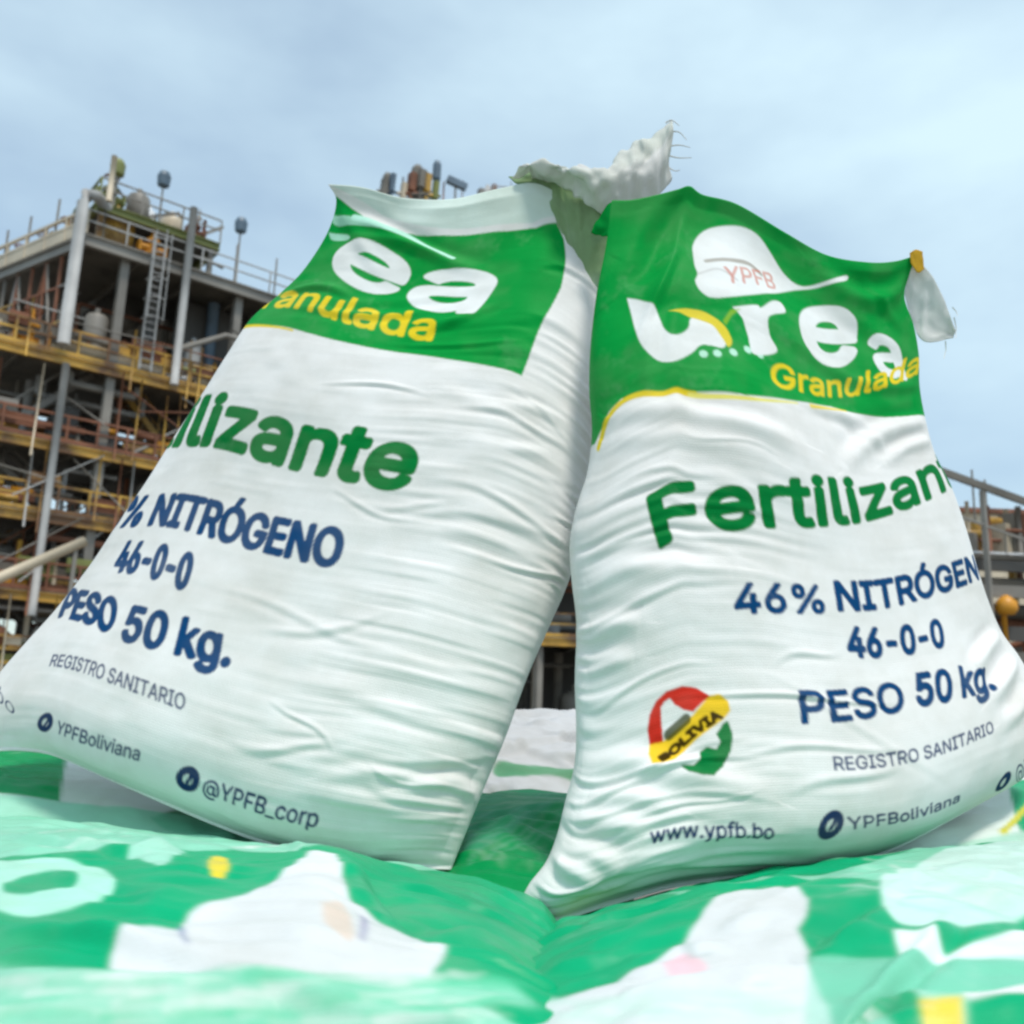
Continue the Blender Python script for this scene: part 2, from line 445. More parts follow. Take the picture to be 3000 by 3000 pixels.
def sheet(name, A, B, nu, nv, parent, colf, wr=0.004, seed=3, thick=0.0012, sag=(0, 0, 0), freq=(9, 5), mat=None):
    """a loose flap of cloth between two curves of 3D points"""
    a, b = curve(A, nu), curve(B, nu)
    t = np.linspace(0, 1, nv)[:, None, None]
    G = a[None] * (1 - t) + b[None] * t + np.array(sag) * (4 * t * (1 - t))
    du = np.gradient(G, axis=1); dv = np.gradient(G, axis=0)
    n = np.cross(du, dv); n /= np.linalg.norm(n, axis=-1, keepdims=True) + 1e-9
    U, Vv = np.meshgrid(np.linspace(0, 1, nu), np.linspace(0, 1, nv))
    d = wr * (2 * noise2(U * freq[0] + 3, Vv * freq[1] + 7, seed) + noise2(U * freq[0] * 2.7, Vv * freq[1] * 2.2 + 1, seed + 1))
    G = G + d[..., None] * n
    G2 = G - n * thick
    V = np.vstack([G.reshape(-1, 3), G2.reshape(-1, 3)])
    idx = np.arange(nu * nv).reshape(nv, nu); m = nu * nv
    q = np.stack([idx[:-1, :-1], idx[:-1, 1:], idx[1:, 1:], idx[1:, :-1]], -1).reshape(-1, 4)
    F = q.tolist() + (q[:, ::-1] + m).tolist()
    for e in (idx[0], idx[-1][::-1], idx[:, -1], idx[:, 0][::-1]):
        F += [(int(y), int(x), int(x) + m, int(y) + m) for x, y in zip(e[:-1], e[1:])]
    me = bpy.data.meshes.new(name); me.from_pydata(V, [], F)
    c = np.ones((nv, nu, 4)); c[..., :3] = colf(U, Vv)
    at = me.color_attributes.new('print', 'FLOAT_COLOR', 'POINT')
    at.data.foreach_set('color', np.vstack([c.reshape(-1, 4)] * 2).astype(np.float32).ravel())
    me.polygons.foreach_set('use_smooth', np.ones(len(me.polygons), bool)); me.update()
    return link(name, me, parent, mat or M_FLAP)

# meshes from bars, boxes and tubes
class MB:
    def __init__(s): s.v, s.f = [], []
    def _add(s, V, F):
        k = len(s.v); s.v += [tuple(map(float, p)) for p in V]; s.f += [tuple(i + k for i in f) for f in F]; return s
    def bar(s, p, q, w, h=None, up=(0, 0, 1)):
        p, q = np.array(p, float), np.array(q, float); d = q - p; d /= np.linalg.norm(d)
        up = np.array(up, float)
        if abs(d @ up) > 0.95: up = np.array([0.8, 0.6, 0])
        x = np.cross(d, up); x /= np.linalg.norm(x); y = np.cross(x, d)
        h = h or w
        V = [e + a * x * w / 2 + b * y * h / 2 for e in (p, q) for a, b in ((-1, -1), (1, -1), (1, 1), (-1, 1))]
        return s._add(V, [(3, 2, 1, 0), (4, 5, 6, 7), (0, 1, 5, 4), (1, 2, 6, 5), (2, 3, 7, 6), (3, 0, 4, 7)])
    def ibeam(s, p, q, w, h):
        p, q = np.array(p, float), np.array(q, float); z = np.array([0, 0, 1.0])
        s.bar(p + z * (h / 2 - .02), q + z * (h / 2 - .02), w, .04)
        s.bar(p - z * (h / 2 - .02), q - z * (h / 2 - .02), w, .04)
        return s.bar(p, q, .03, h - .082)
    def tube(s, path, r, n=10, r2=None, caps=True):
        P = np.array(path, float); m = len(P); R = np.linspace(r, r if r2 is None else r2, m)
        V, F = [], []
        for i in range(m):
            d = P[min(i + 1, m - 1)] - P[max(i - 1, 0)]; d /= np.linalg.norm(d)
            a = np.array([0, 0, 1.0]) if abs(d[2]) < .9 else np.array([1.0, 0, 0])
            x = np.cross(d, a); x /= np.linalg.norm(x); y = np.cross(d, x)
            V += [P[i] + R[i] * (math.cos(t) * x + math.sin(t) * y) for t in np.linspace(0, 2 * math.pi, n, endpoint=False)]
        for i in range(m - 1):
            for k in range(n):
                F.append((i * n + k, i * n + (k + 1) % n, (i + 1) * n + (k + 1) % n, (i + 1) * n + k))
        if caps: F += [tuple(range(n)), tuple(range((m - 1) * n, m * n))[::-1]]
        return s._add(V, F)
    def lathe(s, base, prof, n=16, axis=(0, 0, 1)):
        ax = np.array(axis, float); ax /= np.linalg.norm(ax)
        a = np.array([0, 0, 1.0]) if abs(ax[2]) < .9 else np.array([1.0, 0, 0])
        x = np.cross(ax, a); x /= np.linalg.norm(x); y = np.cross(ax, x)
        V, F = [], []
        for r, z in prof:
            V += [np.array(base) + ax * z + r * (math.cos(t) * x + math.sin(t) * y) for t in np.linspace(0, 2 * math.pi, n, endpoint=False)]
        m = len(prof)
        for i in range(m - 1):
            for k in range(n): F.append((i * n + k, i * n + (k + 1) % n, (i + 1) * n + (k + 1) % n, (i + 1) * n + k))
        F += [tuple(range(n))[::-1], tuple(range((m - 1) * n, m * n))]
        return s._add(V, F)
    def build(s, name, mat, parent=None, smooth_=False, label=None):
        me = bpy.data.meshes.new(name); me.from_pydata(s.v, [], s.f)
        if smooth_:
            me.polygons.foreach_set('use_smooth', np.ones(len(me.polygons), bool))
        me.update()
        return link(name, me, parent, mat, label)

# ================================================================== GROUND
GZ = -0.52
M_GROUND = paint_mat('dusty_yard', (0.20, 0.18, 0.155), 0.9, 0.35, 0.6)
gm = bpy.data.meshes.new('ground')
gm.from_pydata([(-500, -200, GZ), (500, -200, GZ), (500, 900, GZ), (-500, 900, GZ)], [], [(0, 1, 2, 3)])
ground = link('ground', gm, None, M_GROUND); ground['kind'] = 'structure'; ground['label'] = 'dusty grey plant yard'

# ================================================================== THE TWO STANDING SACKS
def Z(sc, ox, oy, pts): return [(ox + x * sc, oy + y * sc) for x, y in pts]
def edge3(pts): return [pt(*p) for p in pts]

# ---- left sack
LT = [(962, 540, 1.225), (1060, 552, 1.215), (1180, 585, 1.205), (1320, 590, 1.20), (1460, 560, 1.195), (1570, 545, 1.19), (1660, 600, 1.185), (1735, 690, 1.18)]
LR = [(1735, 690, 1.18), (1768, 850, 1.185), (1766, 1050, 1.19), (1748, 1300, 1.185), (1716, 1500, 1.175), (1664, 1700, 1.16), (1596, 1860, 1.14), (1535, 2000, 1.12), (1478, 2160, 1.10), (1420, 2300, 1.08), (1368, 2430, 1.06), (1322, 2548, 1.045)]
LL = [(962, 540, 1.225), (985, 590, 1.23), (960, 680, 1.235), (890, 790, 1.24), (815, 865, 1.24), (735, 935, 1.24), (665, 1040, 1.24), (590, 1160, 1.24), (505, 1290, 1.24), (430, 1410, 1.235), (345, 1535, 1.23), (262, 1660, 1.225), (165, 1785, 1.215), (75, 1885, 1.205), (0, 1972, 1.20), (-62, 2065, 1.19), (-85, 2150, 1.185), (-60, 2205, 1.18)]
LB = [(-60, 2205, 1.18), (60, 2200, 1.17), (180, 2222, 1.16), (400, 2318, 1.135), (650, 2425, 1.11), (830, 2485, 1.09), (1050, 2528, 1.07), (1322, 2548, 1.045)]
def wr_left(sk):
    S, T, u, v = sk['S'], sk['T'], sk['u'][None, :], sk['v'][:, None]
    big = 0.006 * (noise2(S * 7 + 2, T * 6, 21)) * 2
    rows = noise2(S * 9 + 1.7 * noise2(S * 10, T * 9, 4), T * 75 + 2.2 * noise2(S * 5, T * 7, 5), 22)
    rows += 0.8 * noise2(S * 12, T * 150 + 2 * noise2(S * 6, T * 9, 7), 23)
    m = smooth((u - 0.38) / 0.4) * smooth((v - 0.2) / 0.15) * np.clip(.75 + 1.3 * noise2(S * 6, T * 9, 26), .15, 1.5)
    d = big + 0.0030 * rows * (0.12 + m)
    d += 0.0012 * noise2(S * 30, T * 45, 24)
    d += random_creases(sk, 24, 0.0020, 0.0040, 301, .42, .97, .22, .93, .16)
    d += random_creases(sk, 8, 0.0032, 0.008, 302, .1, .9, .03, .22, .5)
    # slack folds of the empty top
    d += 0.009 * noise2(S * 10 + T * 14, T * 7 - S * 3, 25) * smooth((0.3 - v) / 0.22) * 1.6
    d += crease(sk, [(1010, 640), (1110, 668), (1200, 715), (1300, 765), (1420, 800)], 0.006, 0.010)
    d += crease(sk, [(1040, 690), (1180, 720), (1300, 760)], 0.003, 0.007)
    d += crease(sk, [(1180, 2310), (1320, 2290), (1400, 2330)], 0.006, 0.008)
    d += crease(sk, [(960, 2275), (1100, 2262), (1250, 2285)], 0.004, 0.009)
    d += crease(sk, [(1310, 1150), (1450, 1180), (1580, 1200), (1660, 1230)], 0.004, 0.009)
    d += crease(sk, [(1360, 1290), (1480, 1310), (1620, 1330)], 0.003, 0.008)
    return d
skL = sack_geometry(edge3(LT), edge3(LR), edge3(LB), edge3(LL), (0.22, -0.95, 0.10), 0.12, 0.11, 'stand', 400, 520, e=0.54, skew=-0.55, wrinkle=wr_left)
c = Canvas(skL, WHITE)
# back of the mouth seen above the white hem
c.poly([(940, 500), (1100, 530), (1300, 560), (1500, 520), (1740, 560), (1700, 640), (1560, 655), (1400, 676), (1250, 672), (1120, 630), (1060, 590)], MINT, 0.35)
c.poly([(945, 600, -.12, 0), (985, 575), (1030, 610), (1085, 650), (1150, 678), (1220, 692), (1300, 698), (1400, 694), (1490, 682), (1570, 668), (1630, 650), (1652, 700), (1655, 770), (1640, 852), (1530, 1094), (1200, 1036), (900, 980), (690, 944), (690, 944, -.3, -.02), (985, 640, -.3, -.02)], GREEN)
c.stroke([(690, 946, -.05, -.008), (760, 955), (860, 972)], YELL, 0.004, 0.0015)
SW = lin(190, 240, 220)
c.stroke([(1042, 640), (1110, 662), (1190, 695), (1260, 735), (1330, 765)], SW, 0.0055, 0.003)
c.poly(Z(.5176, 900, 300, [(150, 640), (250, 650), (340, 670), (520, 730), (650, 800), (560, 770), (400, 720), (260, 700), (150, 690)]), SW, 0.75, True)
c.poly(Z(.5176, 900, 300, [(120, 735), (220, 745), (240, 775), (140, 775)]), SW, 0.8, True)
WH2 = np.array([0.84, 0.86, 0.85])
c.text('ea', (957, 800), (1386, 916), (78, -152), WH2, bold=0.026)
c.text('Granulada', (800, 897), (1262, 995), (24, -66), YELL, i0=2, bold=0.018)
c.text('Fertilizante', (618, 1298), (1188, 1437), (60, -134), TEXTG, i0=7, bold=0.034)
c.text('46% NITRÓGENO', (398, 1532), (988, 1664), (35, -84), BLUE, i0=4, bold=0.034)
c.text('46-0-0', (326, 1668), (545, 1730), (27, -84), BLUE, bold=0.032)
c.text('PESO', (168, 1800), (322, 1855), (24, -80), BLUE, bold=0.032)
c.text('50 kg.', (357, 1875), (668, 1952), (30, -98), BLUE, bold=0.034)
c.text('REGISTRO SANITARIO', (135, 1946), (540, 2082), (11, -34), NAVY, alpha=.92, bold=0.022)
def icon(c, p, r, col):
    c.disc(p, r, col); q = (p[0], p[1])
    c.disc(q, r * .42, WHITE * .9)
    c.stroke([(p[0] - 3, p[1] + 10), (p[0] + 6, p[1] - 2), (p[0] + 10, p[1] - 12)], col, r * .16)
icon(c, (128, 2118), 0.0135, NAVY)
c.text('YPFBoliviana', (166, 2146), (412, 2226), (7, -34), NAVY, alpha=.95, bold=0.020)
icon(c, (553, 2282), 0.0150, NAVY)
c.text('@YPFB_corp', (596, 2322), (932, 2416), (8, -44), NAVY, bold=0.024)
c.text('www.ypfb.bo', (0, 2070, -.13, -.03)[:2], (30, 2098), (6, -40), NAVY, i0=10)
c.wear(.05, .08, 210)
cols = c.colours()
left = thing('fertilizer_sack', 'full white fertilizer sack leaning right, its green band cut off at "ea"', 'sack', pt(700, 2440, 1.1), 'upright fertilizer sacks')
bcol = np.where((np.arange(200) < 0)[:, None], GREEN, WHITE)[0]
link('body', sack_mesh(skL, cols, WHITE), left, M_SACK)

# ---- right sack
RT = [(1792, 588, 1.10), (1850, 590, 1.10), (1920, 578, 1.105), (1985, 562, 1.11), (2022, 553, 1.115), (2060, 578, 1.12), (2160, 606, 1.13), (2300, 688, 1.15), (2420, 752, 1.17), (2540, 772, 1.185), (2620, 768, 1.195), (2686, 748, 1.20)]
RR = [(2686, 748, 1.20), (2664, 805, 1.205), (2650, 872, 1.21), (2676, 950, 1.215), (2692, 1040, 1.215), (2694, 1130, 1.215), (2710, 1225, 1.215), (2738, 1330, 1.215), (2785, 1425, 1.215), (2826, 1540, 1.21), (2858, 1650, 1.205), (2890, 1750, 1.20), (2932, 1850, 1.195), (2985, 1925, 1.19), (3030, 2010, 1.18), (3052, 2120, 1.17), (3030, 2230, 1.16), (2985, 2290, 1.15)]
RL = [(1792, 588, 1.10), (1775, 720, 1.10), (1748, 860, 1.095), (1730, 1020, 1.09), (1727, 1150, 1.085), (1735, 1270, 1.08), (1722, 1390, 1.075), (1692, 1490, 1.07), (1672, 1590, 1.065), (1676, 1700, 1.06), (1690, 1830, 1.05), (1686, 2000, 1.04), (1690, 2130, 1.03), (1685, 2240, 1.02), (1660, 2340, 1.005), (1632, 2450, .99), (1600, 2525, .975), (1550, 2590, .965), (1518, 2655, .96)]
RB = [(1518, 2655, .96), (1610, 2700, .965), (1790, 2650, .98), (1980, 2596, 1.0), (2200, 2566, 1.02), (2400, 2548, 1.045), (2600, 2492, 1.08), (2820, 2380, 1.12), (2985, 2290, 1.15)]
def wr_right(sk):
    S, T, u, v = sk['S'], sk['T'], sk['u'][None, :], sk['v'][:, None]
    d = 0.010 * noise2(S * 6 + 5, T * 6, 31)
    rows = noise2(S * 8 + 1.5 * noise2(S * 9, T * 8, 8), T * 72 + 2.6 * noise2(S * 6, T * 6, 9) - 2.0 * S * 4, 32)
    rows += 0.8 * noise2(S * 11, T * 145 + 2 * noise2(S * 6, T * 9, 10), 33)
    m = smooth((0.62 - u) / 0.35) * smooth((v - 0.3) / 0.1) * np.clip(.75 + 1.3 * noise2(S * 6, T * 9, 36), .15, 1.5)
    d = d + 0.0028 * rows * (0.12 + m) + 0.0012 * noise2(S * 28, T * 40, 34)
    d = d + 0.010 * noise2(S * 9 - T * 6, T * 9 + S * 2, 35) * smooth((0.33 - v) / 0.25)
    d = d + random_creases(sk, 24, 0.0019, 0.0038, 311, .03, .55, .33, .95, .16) + random_creases(sk, 8, 0.003, 0.010, 312, .1, .9, .03, .28, .6)
    C = lambda pts, a, w: crease(sk, pts, a, w)
    d = d + C([(1810, 1215), (1930, 1200), (2060, 1225), (2180, 1250), (2330, 1300)], 0.010, 0.016)
    d = d + C([(1790, 1290), (1950, 1270), (2120, 1300), (2260, 1350)], 0.005, 0.012)
    d = d + C([(2480, 1370), (2540, 1300), (2620, 1255), (2720, 1240)], 0.008, 0.014)
    d = d + C([(2600, 1350), (2660, 1310), (2740, 1290)], 0.006, 0.010)
    d = d + C([(1700, 2230), (1820, 2225), (1960, 2250), (2120, 2290), (2260, 2340)], 0.006, 0.012)
    d = d + C([(1720, 2330), (1850, 2335), (1990, 2375)], 0.005, 0.010)
    d = d + C([(1690, 2390), (1800, 2410), (1900, 2440)], 0.005, 0.010)
    d = d + C([(1660, 2460), (1740, 2510), (1800, 2560)], 0.006, 0.009)
    d = d + C([(1630, 2510), (1690, 2560), (1750, 2600)], 0.006, 0.009)
    d = d + C([(1720, 1720), (1830, 1670), (1980, 1655), (2150, 1660)], 0.006, 0.012)
    d = d + C([(1730, 1850), (1800, 1830), (1880, 1825)], 0.005, 0.009)
    d = d + C([(1720, 1960), (1790, 1940), (1860, 1930)], 0.004, 0.009)
    d = d + C([(2850, 1960), (2890, 1900), (2925, 1860)], 0.007, 0.010)
    d = d + C([(2900, 2050), (2950, 1980), (2975, 1930)], 0.008, 0.011)
    d = d + C([(2930, 2120), (2985, 2080), (3010, 2010)], 0.006, 0.011)
    d = d + C([(2380, 780), (2480, 870), (2580, 880), (2660, 840)], 0.010, 0.018)
    d = d + C([(1830, 850), (1900, 780), (1960, 650), (2010, 570)], -0.009, 0.022)
    d = d + C([(1800, 900), (1900, 920), (2000, 900), (2150, 940)], -0.004, 0.022)
    return d
skR = sack_geometry(edge3(RT), edge3(RR), edge3(RB), edge3(RL), (-0.22, -0.95, 0.10), 0.115, 0.10, 'stand', 400, 520, e=0.54, skew=0.55, wrinkle=wr_right)
c = Canvas(skR, WHITE)
c.poly([(1792, 588, -.2, -.1), (2022, 553, 0, -.1), (2686, 748, .2, -.1), (2686, 760, .2, 0), (2715, 1226, .2, 0), (2715, 1226), (2600, 1214), (2430, 1192), (2310, 1178), (2180, 1160), (2060, 1141), (1950, 1134), (1870, 1142), (1815, 1165), (1778, 1205), (1756, 1255), (1740, 1300), (1736, 1290, -.15, 0)], GREEN)
c.stroke([(1748, 1312), (1762, 1255), (1786, 1210), (1822, 1172), (1875, 1148), (1950, 1141), (2040, 1146)], YELL, 0.0035, 0.004)
c.stroke([(2030, 1146), (2120, 1158), (2210, 1172), (2330, 1186)], lin(235, 225, 110), 0.0035, 0.001)
c.stroke([(2370, 1194), (2430, 1200), (2480, 1204)], lin(240, 215, 90), 0.0028, 0.0015)
# white drop-shaped badge
c.poly(Z(.673, 1600, 400, [(636, 520), (640, 470), (680, 412), (750, 383), (850, 382), (925, 420), (985, 500), (1040, 590), (1110, 648), (1190, 643), (1302, 606), (1296, 632), (1180, 662), (1070, 668), (980, 692), (880, 705), (730, 716), (668, 690), (640, 645), (652, 612), (640, 570)]), WH2, 1, True)
c.stroke(Z(.673, 1600, 400, [(690, 552), (790, 545), (880, 556), (930, 600)]), lin(150, 140, 125), 0.0026, 0.004, 0.75, .002)
c.stroke(Z(.673, 1600, 400, [(655, 610), (740, 590), (820, 640)]), lin(170, 165, 160), 0.0012, 0.0016, 0.5, .002)
c.text('YPFB', *Z(.673, 1600, 400, [(770, 655), (1000, 668)]), (-5, -50), lin(206, 110, 84), bold=0.012, alpha=.7)
# stylised u with its leaf
u_ = lambda p: Z(.414, 1700, 500, p)
c.poly(u_([(330, 902), (430, 925), (525, 972), (562, 1045), (590, 1110), (640, 1155), (705, 1158), (760, 1120), (780, 1050), (860, 1045), (960, 1095), (1020, 1180), (1010, 1262), (920, 1245), (850, 1240), (790, 1290), (690, 1335), (580, 1340), (490, 1300), (425, 1225), (390, 1130), (362, 1020)]), WH2, 1, True)
c.poly(u_([(620, 978), (760, 978), (890, 1012), (1000, 1100), (1062, 1215), (1040, 1262), (1005, 1210), (930, 1110), (840, 1065), (770, 1040), (700, 1000)]), lin(226, 206, 60), 1, True)
for q in u_([(870, 1300), (965, 1300), (1075, 1297), (1170, 1282), (1255, 1318)]): c.disc(q, 0.0052, lin(190, 240, 215))
c.poly(u_([(1060, 985), (1225, 978), (1248, 1000), (1330, 948), (1400, 952), (1432, 1022), (1345, 1042), (1300, 1075), (1322, 1180), (1372, 1300), (1212, 1312), (1170, 1180), (1128, 1060)]), WH2, 1, True)
c.poly(u_([(1000, 1075), (1050, 1000), (1120, 1000), (1060, 1040), (1020, 1110)]), lin(150, 190, 40), .7)
c.text('e', *Z(.673, 1600, 400, [(1120, 965), (1352, 978)]), (-26, -212), WH2, bold=0.026)
c.text('a', *Z(.673, 1600, 400, [(1462, 1020), (1572, 1052)]), (-66, -150), WH2, bold=0.02)
c.text('Granulada', (2258, 1137), (2524, 1150), (-5, -68), YELL, i1=5, bold=0.016)
c.text('Fertilizante', (1937, 1597), (2525, 1524), (-36, -140), TEXTG, i1=7, bold=0.034)
c.text('46%', (2157, 1800), (2424, 1790), (-5, -86), BLUE, bold=0.034)
c.text('NITRÓGENO', (2466, 1784), (2740, 1741), (-12, -82), BLUE, i1=5, bold=0.034)
c.text('46-0-0', (2495, 1920), (2763, 1893), (-4, -84), BLUE, bold=0.034)
c.text('PESO', (2354, 2116), (2648, 2079), (-10, -90), BLUE, bold=0.034)
c.text('50 kg.', (2682, 2070), (2908, 2022), (-6, -90), BLUE, bold=0.034)
c.text('REGISTRO SANITARIO', (2448, 2256), (2906, 2146), (-5, -40), NAVY, alpha=.92, bold=0.022)
c.text('www.ypfb.bo', (1908, 2473), (2266, 2462), (-3, -46), NAVY, bold=0.024)
icon(c, (2438, 2420), 0.0150, NAVY)
c.text('YPFBoliviana', (2488, 2432), (2806, 2346), (-3, -36), NAVY, alpha=.95, bold=0.020)
icon(c, (2936, 2290), 0.0145, NAVY)
c.text('@YPFB_corp', (2972, 2286), (3030, 2255), (-3, -40), NAVY, i1=3)
# round emblem
m_ = lambda p: Z(.2329, 1800, 1950, p)
c.poly(m_([(432, 985), (410, 800), (440, 600), (520, 440), (650, 320), (850, 250), (1050, 270), (1215, 372), (1000, 572), (880, 545), (765, 482), (700, 400), (625, 450), (585, 520), (592, 700), (612, 950)]), lin(208, 48, 34))
c.poly(m_([(428, 975), (610, 935), (1000, 610), (1215, 368), (1330, 345), (1445, 430), (1475, 555), (1385, 665), (750, 1180), (620, 1242), (480, 1255), (425, 1110)]), lin(240, 196, 44))
c.stroke(m_([(690, 850), (910, 665)]), lin(70, 76, 40), 0.0052, alpha=.9)
c.text('BOLIVIA', *m_([(610, 1215), (1370, 640)]), (-13, -17), lin(62, 46, 8), bold=0.07)
c.poly(m_([(1440, 680), (1500, 850), (1482, 1050), (1385, 1250), (1250, 1385), (1100, 1380), (930, 1335), (830, 1250), (1000, 1242), (1080, 1170), (1092, 1060), (1180, 1000), (1300, 1030), (1345, 950), (1292, 850), (1380, 720)]), lin(0, 120, 58))
c.wear(.05, .08, 220)
cols = c.colours()
right = thing('fertilizer_sack', 'full white fertilizer sack with round red, yellow and green emblem and whole word Fertilizante start', 'sack', pt(2200, 2560, 1.05), 'upright fertilizer sacks')
right['label'] = 'full white fertilizer sack with round red, yellow and green emblem low on its front'
link('body', sack_mesh(skR, cols, WHITE), right, M_SACK)

# ---- loose mouth cloth of the left sack, gathered to a frayed tip behind the right sack
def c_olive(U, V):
    a = lin(150, 178, 132); b = lin(205, 224, 204)  # olive holds painted shade inside the cloth and green print showing through
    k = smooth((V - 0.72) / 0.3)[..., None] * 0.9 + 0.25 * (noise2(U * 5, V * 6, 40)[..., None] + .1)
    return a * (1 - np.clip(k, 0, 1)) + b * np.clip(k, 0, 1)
def c_pale(U, V):
    a = np.array([0.74, 0.77, 0.70]); b = WHITE * 1.05
    k = np.clip(0.6 + 1.1 * noise2(U * 6, V * 4, 41), 0, 1)[..., None]
    return a * (1 - k) + b * k
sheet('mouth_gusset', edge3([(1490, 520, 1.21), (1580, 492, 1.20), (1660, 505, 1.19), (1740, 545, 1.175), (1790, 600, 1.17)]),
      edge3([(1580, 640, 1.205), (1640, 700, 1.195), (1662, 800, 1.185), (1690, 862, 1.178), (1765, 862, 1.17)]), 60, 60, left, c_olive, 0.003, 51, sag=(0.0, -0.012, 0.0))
sheet('mouth_flap', edge3([(1500, 512, 1.20), (1590, 492, 1.185), (1680, 520, 1.165), (1760, 505, 1.16), (1840, 455, 1.16), (1900, 402, 1.165), (1962, 346, 1.17)]),
      edge3([(1560, 530, 1.20), (1640, 545, 1.18), (1710, 580, 1.16), (1770, 625, 1.155), (1840, 615, 1.16), (1920, 585, 1.165), (1962, 520, 1.17)]), 110, 44, left, c_pale, 0.0085, 55, sag=(0, -0.03, 0), freq=(8, 2.6))
for k, (a, m, b) in enumerate([((1945, 395), (1985, 385), (2012, 410)), ((1950, 430), (1990, 425), (2022, 432)), ((1948, 452), (1985, 462), (2026, 462)),
                               ((1950, 360), (1968, 352), (1990, 368)), ((1945, 480), (1975, 500), (1992, 498))]):
    mb = MB(); mb.tube(curve(edge3([(*a, 1.17), (*m, 1.165), (*b, 1.16)]), 9), 0.0011, 6, 0.0005); mb.build('loose_thread', paint_mat('thread', (0.72, 0.73, 0.7), .7), left, True)
# ---- right sack: pale side ear, dark folded-in corner, printed tip
sheet('side_ear', edge3([(2672, 752, 1.20), (2722, 800, 1.205), (2768, 890, 1.205), (2800, 968, 1.20)]),
      edge3([(2650, 860, 1.215), (2672, 935, 1.22), (2706, 1004, 1.215), (2792, 990, 1.205)]), 50, 40, right, lambda U, V: np.array([0.80, 0.81, 0.79]) + 0 * U[..., None], 0.004, 61, freq=(3, 2))
mb = MB()
for a, b in (((2795, 930), (2800, 990)), ((2770, 1000), (2765, 1050)), ((2790, 900), (2805, 925))):
    mb = MB(); mb.tube(edge3([(*a, 1.2), ((a[0] + b[0]) / 2 + 4, (a[1] + b[1]) / 2, 1.2), (*b, 1.2)]), 0.0008, 6, 0.0004); mb.build('loose_thread', bpy.data.materials['thread'], right, True)
sheet('folded_corner', edge3([(1800, 585, 1.125), (1775, 600, 1.125), (1745, 650, 1.13), (1732, 682, 1.13)]),
      edge3([(1830, 640, 1.115), (1810, 670, 1.115), (1790, 690, 1.115), (1765, 692, 1.125)]), 24, 20, right, lambda U, V: GREEN + 0 * U[..., None], 0.003, 63, freq=(2, 1.5))
sheet('printed_tip', edge3([(2664, 742, 1.195), (2682, 732, 1.195), (2702, 738, 1.195)]),
      edge3([(2668, 772, 1.197), (2688, 800, 1.197), (2706, 790, 1.197)]), 16, 16, right, lambda U, V: lin(222, 178, 60) + 0 * U[..., None], 0.001, 64, freq=(2, 2))

# ================================================================== THE PILE OF LYING SACKS
def lying(label, TL, TR, BR, BL, art, bf=0.07, bb=0.06, nu=220, nv=160, wr=None, mat=None, base=None, e=0.6, seed=70, nrm=(0, -0.12, 1), group='sacks lying in the pile', amp=1.0):
    P = [pt(*p) for p in (TL, TR, BR, BL)]
    ed = lambda a, b, s: [a, a * .5 + b * .5 + np.array(s), b]
    def w_(sk):
        S, T = sk['S'], sk['T']
        d = amp * (0.014 * noise2(S * 6 + seed, T * 6, seed) + 0.010 * (0.25 - np.abs(noise2(S * 9 + T * 5, T * 11 - S * 4 + seed, seed + 1))) + 0.0055 * noise2(S * 20 + 4 * noise2(S * 7, T * 7, seed + 4), T * 55 + 3 * noise2(S * 6, T * 8, seed + 3), seed + 2) + 0.0015 * noise2(S * 60, T * 70, seed + 5))
        d = d + random_creases(sk, 16, 0.0055 * amp, 0.008, seed, along=.55)
        if wr: d = d + wr(sk)
        return d
    sk = sack_geometry(ed(P[0], P[1], (0, .01, 0)), ed(P[1], P[2], (0, 0, 0)), ed(P[3], P[2], (0, -.01, 0)), ed(P[0], P[3], (0, 0, 0)), nrm, bf, bb, 'lie', nu, nv, e=e, wrinkle=w_)
    c = Canvas(sk, WHITE if base is None else base)
    if art: art(c)
    c.wear(.16, .10, 230 + seed)
    cols = c.colours(14)
    ctr = sum(P) / 4
    t = thing('fertilizer_sack', label, 'sack', (ctr[0], ctr[1], ctr[2] - bb), group)
    link('body', sack_mesh(sk, cols, WHITE, step=3), t, mat or M_FILM)
    return t
def streaks(c, pts, col, n, w, rnd, alpha=.5):
    q = np.array(pts, float); lo, hi = q.min(0), q.max(0)
    for _ in range(n):
        x, y = rnd.uniform(lo[0], hi[0]), rnd.uniform(lo[1], hi[1]); L = rnd.uniform(90, 380)
        s = rnd.uniform(-.12, .12)
        c.stroke([(x - L / 2, y - L / 2 * s), (x, y + rnd.uniform(-6, 6)), (x + L / 2, y + L / 2 * s)], col, rnd.uniform(.3, 1) * w, .0005, alpha * rnd.uniform(.4, 1), .002)
z6 = lambda p: Z(.7764, 0, 2000, p)
z7 = lambda p: Z(.828, 1400, 2200, p)
PW = np.array([0.70, 0.72, 0.72])
